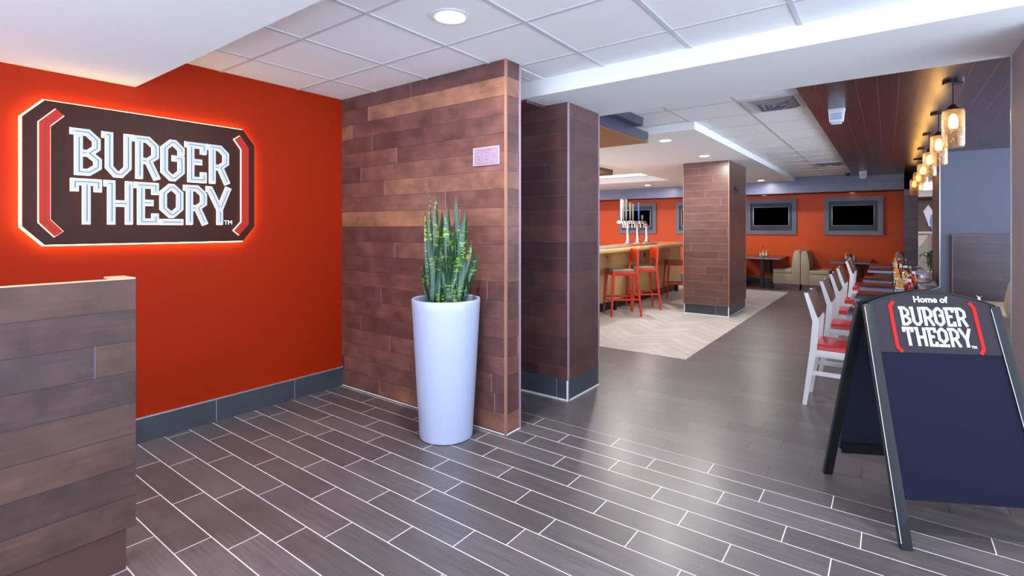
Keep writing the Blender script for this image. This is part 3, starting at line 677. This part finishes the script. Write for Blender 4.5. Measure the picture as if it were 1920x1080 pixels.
# ================================================================== BOOTH BENCHES
def bench_unit(t, x0, x1, y0, y1, sgn, tuft=True):
    """local coordinates; sgn = side of the backrest (+1 = backrest at high x); runs along y"""
    seat_z = .45; bx = .17
    if sgn > 0: s0, s1, b0, b1 = x0, x1 - bx + .001, x1 - bx, x1
    else: s0, s1, b0, b1 = x0 + bx - .001, x1, x0, x0 + bx
    MB().box(min(s0, b0) + .015, max(s1, b1) - .015, y0 + .012, y1, 0, .12).build('plinth', 'plinth', t)
    MB().box(s0, s1, y0, y1, .12, seat_z - .09).build('seat_base', 'vinyl_beige', t, bevel=.01)
    tag(MB().box(s0 - .004, s1, y0 - .004, y1, seat_z - .09, seat_z).build('seat_cushion', 'vinyl_beige', t, bevel=.03, seg=4), 'padded seat')
    mb = MB(); prof = [(0, .12), (0, .80), (.015, .86), (.045, .885), (.10, .885), (.13, .84), (.165, .62), (.17, .45), (.17, .12)]
    f = (lambda a, b, h: (b1 - a if sgn > 0 else b0 + a, h, b))
    bk = mb.prism(prof, y0 - .006, y1 - .004, f).build('backrest', 'vinyl_beige', t, bevel=.006)
    if tuft:
        for zz in (.72, .60):
            for k in range(4):
                yy = y0 + (y1 - y0) * (k + .5) / 4; xx = .145 if zz > .7 else .168
                p = f(xx, zz, yy); MB().lathe([(0, -.006), (.008, -.004), (.011, 0), (.008, .004), (0, .006)], 10).build('button', 'vinyl_beige', bk, smooth=True).location = p
yb0, yb1 = 12.93, 13.83
for (cx, sg_, lb) in ((-1.845, 1, 'left half of the back-to-back beige booth seats on the orange wall'), (-1.285, -1, 'right half of the back-to-back beige booth seats on the orange wall')):
    t = thing('booth_bench', lb, 'booth seat', (cx, yb0, 0), 0, 'beige booth seats on the television wall'); bench_unit(t, -.275, .275, 0, yb1 - yb0, sg_)
t = thing('booth_bench', 'beige booth seat half hidden behind the plank column', 'booth seat', (-3.15, yb0 - .1, 0), 0, 'beige booth seats on the television wall'); bench_unit(t, -.275, .275, 0, .98, -1)
t = thing('booth_bench', 'beige booth seat back beside the plank pier, behind the condiments', 'booth seat', (.02, yb0, 0), 0, 'beige booth seats on the television wall'); bench_unit(t, -.24, .24, 0, .9, 1)
# long bench on the right
t = thing('booth_bench', 'long beige bench beside the tables at the right edge', 'booth seat', (.85, 4.3, 0))
MB().box(-.28, .45, 0, 4.6, 0, .12).build('plinth', 'plinth', t)
MB().box(-.3, .5, 0, 4.62, .12, .36).build('seat_base', 'vinyl_beige', t, bevel=.01)
MB().box(-.31, .5, 0, 4.63, .36, .45).build('seat_cushion', 'vinyl_beige', t, bevel=.03, seg=3)
pr = [(.16, .46), (.13, .58), (.17, .80), (.21, .92), (.25, .955), (.34, .955), (.40, .9), (.42, .46)]
MB().prism(pr, 0, 3.1, lambda a, b, h: (a, h, b)).build('backrest', 'vinyl_beige', t, bevel=.015, seg=3)

# tables against the television wall
table_mesh('wall_table', 'dark wall-mounted table with a post between the booth seats', -2.95, -1.93, 12.62, 13.83, .72, False, 'tables on the television wall', post=(-2.33, 12.85))
t = table_mesh('wall_table', 'blue-edged wall-mounted table right of the beige booth seats', -.93, -.28, 12.02, 13.83, .72, False, 'tables on the television wall', post=(-.6, 13.3))

# ================================================================== CONDIMENTS
def caddy(x, y, z, where, items, rz=0):
    t = thing('condiment_caddy', 'black wire condiment caddy on ' + where, 'caddy', (x, y, z), rz, 'condiment caddies on the tables')
    mb = MB().box(-.10, .10, -.06, .06, 0, .006)
    for zz in (.035, .075): mb.tube([(-.10, -.06, zz), (.10, -.06, zz), (.10, .06, zz), (-.10, .06, zz), (-.10, -.06, zz)], .003, 6)
    for (a, b) in ((-.1, -.06), (.1, -.06), (.1, .06), (-.1, .06)): mb.tube([(a, b, 0), (a, b, .08)], .003, 6)
    mb.build('rack', 'black', t)
    MB().tube([(0, 0, 0), (0, 0, .19)] + [(.028 * math.sin(a), 0, .218 - .028 * math.cos(a)) for a in [k * math.pi / 5 for k in range(1, 11)]], .0035, 8).build('handle', 'black', t)
    spots = [(-.065, -.03), (0, -.034), (.065, -.03), (-.062, .03), (.0, .034), (.064, .03)]
    R_ = Matrix.Rotation(rz, 3, 'Z')
    for (kind, sx) in items:
        a, b = spots[sx]; p = R_ @ Vector((a, b, 0)) + Vector((x, y, z + .007))
        tail = {0: 'front left', 1: 'front middle', 2: 'front right', 3: 'back left', 4: 'back middle', 5: 'back right'}[sx] + ' of the caddy on ' + where
        g = kind + ' containers in the caddies'
        if kind == 'ketchup':
            o = thing('ketchup_bottle', 'red ketchup bottle, ' + tail, 'bottle', p, rz, g)
            MB().lathe([(.026, 0), (.03, .005), (.031, .10), (.024, .13), (.014, .14)], 20).build('body', 'ketchup', o, smooth=True)
            MB().lathe([(.015, .14), (.015, .165), (.008, .168)], 16).build('cap', 'cap_white', o, smooth=True)
            MB().lathe([(.0315, .035), (.0315, .09)], 20).build('paper_label', 'ketchup', o, smooth=True)
        elif kind == 'mustard':
            o = thing('mustard_bottle', 'yellow mustard bottle, ' + tail, 'bottle', p, rz, g)
            MB().lathe([(.024, 0), (.028, .005), (.028, .10), (.022, .125), (.012, .132)], 20).build('body', 'mustard', o, smooth=True)
            MB().lathe([(.013, .132), (.013, .15), (.004, .175)], 16).build('cap', 'mustard', o, smooth=True)
            MB().lathe([(.0287, .03), (.0287, .085)], 20).build('paper_label', 'label_white', o, smooth=True)
        elif kind == 'sauce':
            o = thing('sauce_bottle', 'dark brown sauce bottle, ' + tail, 'bottle', p, rz, g)
            MB().lathe([(.022, 0), (.024, .004), (.024, .085), (.011, .115), (.010, .145)], 18).build('body', 'brown_glass', o, smooth=True)
            MB().lathe([(.0115, .145), (.0115, .162), (.0, .162)], 14).build('cap', 'mustard', o, smooth=True)
            MB().lathe([(.0245, .02), (.0245, .07)], 18).build('paper_label', 'label_white', o, smooth=True)
        else:
            o = thing('salt_shaker', 'small white salt shaker, ' + tail, 'shaker', p, rz, g)
            MB().lathe([(.019, 0), (.021, .004), (.017, .06), (.015, .07)], 16).build('body', 'label_white', o, smooth=True)
            MB().lathe([(.0165, .068), (.0165, .082), (.008, .092), (0, .093)], 16).build('cap', 'cap_white', o, smooth=True)
full = [('shaker', 0), ('ketchup', 1), ('sauce', 2), ('mustard', 3), ('sauce', 5), ('shaker', 4)]
wn = ['the second dining table', 'the third dining table', 'the fourth dining table', 'the fifth dining table']
ym = [5.98, 7.03, 8.0, 9.87]
its = [[('mustard', 0), ('ketchup', 1), ('sauce', 2), ('mustard', 3), ('shaker', 4), ('sauce', 5)], [('shaker', 0), ('mustard', 1), ('ketchup', 2), ('mustard', 3), ('sauce', 5)],
       [('shaker', 0), ('shaker', 1), ('sauce', 2), ('mustard', 3), ('ketchup', 4), ('sauce', 5)], [('mustard', 0), ('shaker', 1), ('sauce', 2), ('mustard', 3), ('ketchup', 4)]]
for y, w_, it in zip(ym, wn, its): caddy(.155, y, .75, w_, it, .2)
caddy(-2.33, 13.0, .72, 'the left wall table', [('shaker', 0), ('mustard', 1), ('mustard', 2), ('ketchup', 4)])
caddy(-.62, 12.6, .72, 'the right wall table', [('mustard', 0), ('sauce', 1), ('shaker', 2), ('ketchup', 4)])
t = tag(MB().hexa([(-.02, -.02, 0), (.045, -.015, 0), (.04, .03, 0), (-.015, .025, 0)], [(.01, 0, .055), (.022, -.004, .06), (.026, .006, .058), (.012, .008, .052)]).add([(.018, 0, .05), (.05, -.01, .085), (.035, .01, .06), (-.012, .0, .082)], [(0, 1, 2), (0, 2, 3)]).build('paper_napkin', 'napkin'), 'small crumpled white napkin on the long bench at the right', 'napkin')
t.location = on_z(1832, 566, .45)

# ================================================================== PENDANT LAMPS
def make_pendant(label):
    t = thing('pendant_lamp', label, 'lamp', (0, 0, 2.495), 0, 'amber glass pendant lamps in a row')
    MB().lathe([(.0, -.022), (.058, -.022), (.063, -.018), (.063, 0)], 32).build('canopy', 'bronze', t, smooth=True)
    MB().tube([(0, 0, -.02), (0, 0, -.185)], .005, 10).build('stem', 'bronze', t, smooth=True)
    MB().lathe([(.0, -.176), (.012, -.176), (.020, -.186), (.030, -.190), (.032, -.202), (.046, -.206), (.050, -.216), (.0, -.216)], 28).build('socket_cap', 'bronze', t, smooth=True)
    MB().lathe([(.048, -.214), (.062, -.219), (.068, -.235), (.068, -.480), (.062, -.495), (.052, -.500), (.049, -.494), (.060, -.489), (.065, -.476), (.065, -.238), (.060, -.224), (.048, -.219)], 36).build('glass_shade', 'glass', t, smooth=True)
    tag(MB().lathe([(.0, -.245), (.012, -.25), (.021, -.262), (.027, -.28), (.028, -.335), (.020, -.352), (.0, -.358)], 20).build('bulb', 'bulb', t, smooth=True), 'glowing amber bulb')
    return t
ordn = ['nearest and largest', 'second', 'third', 'fourth', 'fifth', 'farthest']
py_ = [4.98, 6.30, 7.62, 8.95, 10.3, 11.75]
p0 = make_pendant('nearest and largest of the six amber glass pendant lamps'); p0.location = (.393, py_[0], 2.495)
for k in range(1, 6): dup(p0, (.393, py_[k], 2.495), 0, (ordn[k] + ' amber glass pendant lamp in the row under the plank ceiling' if k < 5 else 'farthest of the six amber glass pendant lamps'))
for y in py_:
    l = bpy.data.lights.new('pendant_light', 'POINT'); l.energy = 7; l.color = (1, .64, .28); l.shadow_soft_size = .03
    o = bpy.data.objects.new('pendant_light', l); C.objects.link(o); o.location = (.393, y, 2.495 - .30)
    o.parent = None

# ================================================================== CEILING DOWNLIGHTS
def downlight(loc, r, label, mat='lamp_on', power=30, col=(1, .96, .91), spread=None):
    t = thing('ceiling_downlight', label, 'ceiling light', loc, 0, 'recessed downlights')
    MB().lathe([(r, 0), (r + .018, -.002), (r + .02, -.006), (r - .002, -.008), (r - .004, 0)], 32).build('trim_ring', 'trim_white', t, smooth=True)
    tag(MB().lathe([(.0, -.004), (r - .002, -.003), (r - .002, 0), (0, 0)], 32).build('lens', mat, t, smooth=True), 'glowing lens')
    if power: area('downlight', (loc[0], loc[1], loc[2] - .012), r * 2, power, col, spread=spread)
downlight((-1.89, 1.98, ZC), .085, 'bright recessed downlight in the tile ceiling above the planter', power=34)
downlight((-2.15, 5.98, ZB), .07, 'recessed downlight between the bar canopy and the plank column', power=30)
downlight((-2.15, 7.60, ZB), .07, 'recessed downlight just in front of the plank column top', power=30)
downlight((-2.25, 12.28, ZB), .07, 'recessed downlight right of the column, before the plank header', power=26)
downlight((-4.75, 12.0, ZB), .07, 'recessed downlight far left, above the beer taps', power=26)
for (q, lb) in (((1598, 361), 'small recessed light above the right television'), ((1433, 366), 'small recessed light above the middle television'), ((1168, 375), 'small recessed light above the beer taps')):
    p = on_z(*q, 2.195); downlight((p.x, p.y, 2.195), .055, lb, 'lamp_dim', 0)
# unseen fill lamps added as if the downlight grid went on; no fittings
for (x, y, z, pw) in [(-.4, -1.0, 2.305, 34), (-2.6, -1.0, 2.305, 30), (.9, 2.2, 2.53, 22), (-3.6, 7.8, ZB - .01, 30), (-5.4, 6.4, ZB - .01, 34), (-5.4, 9.0, ZB - .01, 34), (-7.4, 8.0, ZB - .01, 34), (-7.4, 12.0, ZB - .01, 30), (1.8, 7.0, 2.49, 24), (1.6, 15.0, 2.59, 30)]:
    area('downlight', (x, y, z - .01), .14, pw * 1.4, (1, .96, .91))

# ================================================================== TELEVISIONS
def tv(px0, px1, py0, py1, label, grp='framed televisions on the orange wall'):
    a = on_y(px0, (py0 + py1) / 2, 13.85).x; b = on_y(px1, (py0 + py1) / 2, 13.85).x
    return a, b
xa, xb = tv(1545, 1656, 371, 441, ''); TW = xb - xa; z1, z0 = 2.105, 1.235
def make_tv(cx, label):
    t = thing('television', label, 'television', (cx, 13.85, (z0 + z1) / 2), 0, 'framed televisions on the orange wall')
    w, h = TW / 2, (z1 - z0) / 2; fw = .095
    FY = lambda a, b, hh: (a, hh, b)
    for s in (-1, 1):
        MB().prism([(-w, s * h), (w, s * h), (w - fw, s * (h - fw)), (-w + fw, s * (h - fw))], -.05, 0, FY).build('frame_rail', 'tv_frame', t)
        MB().prism([(s * w, -h), (s * w, h), (s * (w - fw), h - fw), (s * (w - fw), -h + fw)], -.05, 0, FY).build('frame_rail', 'tv_frame', t)
    MB().box(-w + fw, w - fw, -.02, 0, -h + fw, h - fw).build('recess_panel', 'tv_back', t)
    sw, sh = .40, .235; oz = .03
    MB().box(-sw, sw, -.055, -.02, -sh + oz - .02, sh + oz - .02).build('bezel', 'steel', t, bevel=.004)
    MB().box(-sw + .012, sw - .012, -.057, -.05, -sh + oz - .008, sh + oz - .032).build('screen', 'screen', t)
    return t
c1 = (xa + xb) / 2
tv0 = make_tv(c1, 'rightmost framed flat television on the orange wall')
pitch = on_y(1494, 410, 13.85).x - xb
x3l = on_y(1268, 410, 13.85).x
xs4 = on_y(1231, 410, 13.85).x - TW / 2
dup(tv0, (c1 + pitch, 13.85, (z0 + z1) / 2), 0, 'framed television just right of the plank column')
dup(tv0, (x3l + TW / 2, 13.85, (z0 + z1) / 2), 0, 'framed television mostly hidden behind the left side of the plank column')
dup(tv0, (xs4, 13.85, (z0 + z1) / 2), 0, 'framed television behind the beer taps')

# ================================================================== BAR
bt = 1.07; BX = -3.40
bar = thing('bar_counter', 'long light maple bar counter with overhanging top', 'bar counter', (BX, 8, 0))
BY1 = 3.45
pr = [(0, bt - .03), (-.006, bt - .055), (-.03, bt - .065), (-.85, bt - .065), (-.85, bt), (-.03, bt), (-.006, bt - .01)]
MB().prism(pr, -3.7, BY1 + .35, lambda a, b, h: (a, h, b)).build('counter_top', 'maple_top', bar)
MB().box(-.80, -.36, -3.7, BY1, .16, bt - .065).build('front_panel', 'maple', bar)
MB().box(-.78, -.42, -3.7, BY1 - .05, 0, .16).build('toe_kick', 'black', bar)
for k in range(6): MB().box(-.36, -.30, -2.2 + k * 1.05, -2.14 + k * 1.05, 0, .16).build('foot', 'black', bar)
for y in (-.75, 1.3): tag(MB().box(-.361, -.352, y, y + .07, .84, .92).build('outlet', 'black', bar), 'small black outlet plate')
for y in (-.35, 2.6): MB().tube([(-.355, y, .93), (-.33, y, .93), (-.32, y, .91), (-.33, y, .89)], .005, 8).build('bag_hook', 'iron', bar)
# tap block
tp_c = Vector((BX - .38, 8.9, bt))
dr = tag(MB().box(BX - .60, BX - .16, 7.2, 8.3, bt + .002, bt + .014).build('drip_tray', 'steel', bevel=.003), 'long steel drip tray on the bar at the left', 'drip tray')
tw_ = thing('beer_tower', 'chrome three-pipe beer tower with tall tap handles on the bar', 'beer tower', (BX - .42, 9.15, bt))
tag(MB().box(-.20, .12, -.75, .70, .001, .028).build('base_board', plain('tap_board', (196, 104, 58), .4), tw_, bevel=.004), 'orange-brown wooden base board')
pipes = [(-.45), (0), (.45)]
for j, y in enumerate(pipes):
    pts = [(0, y, .028), (0, y, .34)] + [(-.0, y - .12 * (1 - math.cos(a)), .34 + .09 * math.sin(a)) for a in [k * math.pi / 10 for k in range(1, 6)]] + [(0, y - .40, .43)]
    MB().tube(pts, .030, 18).build('pipe', 'chrome', tw_, smooth=True)
    MB().lathe([(.085, .028), (.08, .036), (.05, .05), (.042, .075), (.040, .1)], 24, (0, y)).build('flange', 'chrome', tw_, smooth=True)
hm = ['cap_white', 'tap_steel', 'tap_steel', 'tap_steel', 'tap_steel', 'tap_blue', 'tap_steel']
ys = [-.83, -.74, -.62, -.45, -.32, -.05, .12]; hz = [.36, .36, .37, .32, .30, .33, .10]
for j, (y, hh, m_) in enumerate(zip(ys, hz, hm)):
    f = MB().tube([(-.05, y, .43), (.055, y, .43), (.075, y, .40), (.078, y, .33)], .014, 10).build('faucet', 'chrome', tw_, smooth=True)
    MB().lathe([(.008, .44), (.009, .47), (.015, .50), (.018, .47 + hh * .5), (.022, .47 + hh * .85), (.015, .47 + hh), (0, .475 + hh)], 10, (.04, y)).build('tap_handle', m_, f, smooth=True)

# ================================================================== BAR STOOLS
def make_stool(label):
    """faces -x (front), origin at floor centre"""
    t = thing('bar_stool', label, 'bar stool', (0, 0, 0), 0, 'red bar stools at the bar')
    h = .70; w = .19
    for s in (-1, 1):
        MB().hexa([(-.245, s * .225 - .014, 0), (-.217, s * .225 - .014, 0), (-.217, s * .225 + .014, 0), (-.245, s * .225 + .014, 0)],
                  [(-.205, s * w - .018, h), (-.165, s * w - .018, h), (-.165, s * w + .018, h), (-.205, s * w + .018, h)]).build('leg', 'stool_red', t)
        mb = MB(); y0, y1, y2 = s * .225, s * w, s * (w - .01)
        mb.hexa([(.235, y0 - .014, 0), (.263, y0 - .014, 0), (.263, y0 + .014, 0), (.235, y0 + .014, 0)], [(.165, y1 - .018, h), (.205, y1 - .018, h), (.205, y1 + .018, h), (.165, y1 + .018, h)])
        mb.hexa([(.165, y1 - .018, h), (.205, y1 - .018, h), (.205, y1 + .018, h), (.165, y1 + .018, h)], [(.20, y2 - .012, 1.06), (.225, y2 - .012, 1.06), (.225, y2 + .012, 1.06), (.20, y2 + .012, 1.06)])
        tag(mb.build('leg', 'stool_red', t), 'rear leg running up to the backrest')
        MB().bar((-.222, s * .212, .27), (.222, s * .212, .27), .03, .014).build('foot_rail', 'stool_red', t)
    MB().bar((-.222, -.212, .23), (-.222, .212, .23), .014, .03).build('foot_rail', 'stool_red', t)
    MB().bar((.226, -.21, .31), (.226, .21, .31), .014, .03).build('foot_rail', 'stool_red', t)
    MB().box(-.205, .2, -w - .016, w + .016, h - .055, h + .005).build('seat_frame', 'stool_red', t, bevel=.004)
    tag(MB().hexa([(-.215, -.205, h + .005), (.175, -.18, h + .005), (.175, .18, h + .005), (-.215, .205, h + .005)], [(-.20, -.19, h + .045), (.165, -.165, h + .04), (.165, .165, h + .04), (-.20, .19, h + .045)]).build('seat', 'stool_seat', t, bevel=.012, seg=3), 'taupe padded seat')
    mb = MB(); K = 8; vs = []; fs = []
    for k in range(K + 1):
        y = -.172 + .344 * k / K; bow = .022 * (1 - (y / .172) ** 2)
        for (x, z) in ((.198, .86), (.215, 1.06), (.227, 1.06), (.210, .86)): vs.append((x + bow, y, z))
    for k in range(K):
        for j in range(4): fs.append((k * 4 + j, k * 4 + (j + 1) % 4, k * 4 + 4 + (j + 1) % 4, k * 4 + 4 + j))
    fs += [(3, 2, 1, 0), (K * 4, K * 4 + 1, K * 4 + 2, K * 4 + 3)]
    mb.add(vs, fs).build('backrest', 'stool_red', t, smooth=True)
    return t
st0 = make_stool('nearest red bar stool, leftmost beside the dark pillar'); st0.location = (-3.44, 7.575, 0); st0.rotation_euler = (0, 0, math.radians(42))
dup(st0, (-3.42, 8.39, 0), math.radians(38), 'second red bar stool, overlapped by the nearest one')
dup(st0, (-3.44, 10.22, 0), math.radians(30), 'third red bar stool, cut off by the plank column')
dup(st0, (-3.55, 12.35, 0), math.radians(200), 'red bar stool past the far end of the bar, seen beside the column')

hk = on_x(1378, 356, -1.985)
t = thing('wall_hook', 'pair of small black hooks high on the right side of the plank column', 'hook', hk)
for dy in (-.07, .07):
    MB().box(0, .006, dy - .02, dy + .02, -.06, .06).build('plate', 'black', t); MB().tube([(.004, dy, .02), (.035, dy, .0), (.04, dy, -.03), (.03, dy, -.045)], .006, 8).build('prong', 'black', t)

# ================================================================== CEILING FITTINGS
def strobe(px, py0, py1, wpx, label):
    p = on_z(px, py0, 2.495); D = p.dot(vd); w = .13; h = .11
    t = thing('ceiling_speaker', label, 'alarm', (p.x, p.y + .05, 2.495), 0, 'white alarm boxes under the plank ceiling')
    MB().box(-.065, .065, -.05, .05, -.02, 0).build('mount_plate', 'plastic', t, bevel=.004)
    MB().hexa([(-.055, -.055, -.125), (.055, -.055, -.125), (.055, .0, -.125), (-.055, .0, -.125)], [(-.063, -.065, -.02), (.063, -.065, -.02), (.063, .02, -.02), (-.063, .02, -.02)]).build('housing', 'plastic', t, bevel=.008)
    gq = MB()
    for r_ in range(4): gq.box(-.043, .043, -.0665, -.058, -.055 - r_ * .016, -.047 - r_ * .016)
    gq.build('grille', 'grille', t)
    MB().box(-.042, .042, -.05, -.01, -.145, -.124).build('lens', 'acrylic_edge', t, bevel=.006)
    return t
strobe(1568, 203, 236, 28, 'white alarm box under the near end of the plank ceiling')
strobe(1618, 321, 333, 14, 'small white alarm box under the far end of the plank ceiling')
t = thing('security_camera', 'small black camera under the ceiling by the plank header', 'camera', (-.66, 12.5, ZC))
MB().box(-.05, .05, -.04, .04, -.02, 0).build('mount', 'black', t, bevel=.004); MB().lathe([(.0, -.075), (.03, -.065), (.042, -.04), (.042, -.02)], 20).build('dome', 'black', t, smooth=True)
def vent(x0, x1, y0, y1, label):
    cx, cy = (x0 + x1) / 2, (y0 + y1) / 2; t = thing('ceiling_vent', label, 'vent', (cx, cy, ZC), 0, 'air diffusers in the tile ceiling'); hx, hy = (x1 - x0) / 2, (y1 - y0) / 2
    MB().ribbon([(-hx + .02, -hy + .02), (hx - .02, -hy + .02), (hx - .02, hy - .02), (-hx + .02, hy - .02)], .04, -.009, .0, I, True).build('frame', 'grid', t)
    for k in range(4):
        a = hx - .06 - k * .05; b = hy - .06 - k * .05; mb = MB()
        o_ = [(-a, -b), (a, -b), (a, b), (-a, b)]; i_ = [(-(a - .05), -(b - .05)), (a - .05, -(b - .05)), (a - .05, b - .05), (-(a - .05), b - .05)]
        vs = [(p[0], p[1], -.004) for p in o_] + [(p[0], p[1], -.03) for p in i_] + [(p[0], p[1], -.001) for p in o_] + [(p[0], p[1], -.026) for p in i_]
        fs = []
        for q in range(4): r_ = (q + 1) % 4; fs += [(q, r_, r_ + 4, q + 4), (q + 8, q + 12, r_ + 12, r_ + 8), (q, q + 8, r_ + 8, r_), (q + 4, r_ + 4, r_ + 12, q + 12)]
        mb.add(vs, fs).build('louver', 'steel', t)
vent(-1.075, -.59, 4.86, 5.43, 'large square air diffuser beside the plank ceiling, near the beam')
vent(-1.075, -.59, 10.3, 10.87, 'small distant air diffuser in the rear tile ceiling')

# ================================================================== ROOM BEYOND THE PIER
po = thing('wall_poster', 'blue and white mounted picture on the wall beyond the pier', 'picture', (.95, 16.99, 1.75))
PF = lambda a, b, h: (a, h, b)
MB().prism([(-.20, .08), (-.10, .25), (-.02, .1), (.0, -.25), (-.08, -.33)], -.03, .01, PF).build('sheet', 'white_print', po)
MB().prism([(-.05, -.02), (.22, .08), (.22, -.40), (-.03, -.42), (-.08, -.2)], -.045, -.03, PF).build('sheet', 'poster_blue', po)
MB().prism([(-.0, .38), (.1, .42), (.22, .4), (.22, .08), (.05, .06)], -.05, -.03, PF).build('sheet', 'poster_blue', po)
pp = thing('potted_palm', 'green leafy potted plant beyond the plank pier', 'plant', (.76, 14.6, 0))
MB().lathe([(.12, 0), (.17, .4), (.16, .42), (.13, .40)], 24).build('pot', 'cap_white', pp, smooth=True)
MB().tube([(0, 0, .38), (.01, 0, .75)], .012, 8).build('stem', 'leaf_far', pp)
for k in range(26):
    a = random.uniform(0, 6.28); L_ = random.uniform(.22, .38); up = random.uniform(.15, .55); z_ = .55 + random.uniform(0, .3); vs = []; fs = []; wmax = random.uniform(.03, .055)
    for j in range(7):
        t_ = j / 6; r_ = L_ * t_; z = z_ + up * t_ - .45 * t_ * t_ * L_ / .3; w = wmax * math.sin(math.pi * (t_ * .9 + .08)); c = Vector((r_ * math.cos(a), r_ * math.sin(a), z)); p = Vector((-math.sin(a), math.cos(a), 0))
        vs += [c - p * w, c + Vector((0, 0, .006)), c + p * w, c - Vector((0, 0, .002))]
    for j in range(6):
        for q in range(4): fs.append((j * 4 + q, j * 4 + (q + 1) % 4, j * 4 + 4 + (q + 1) % 4, j * 4 + 4 + q))
    MB().add(vs, fs).build('leaf', 'leaf_far', pp, smooth=True)
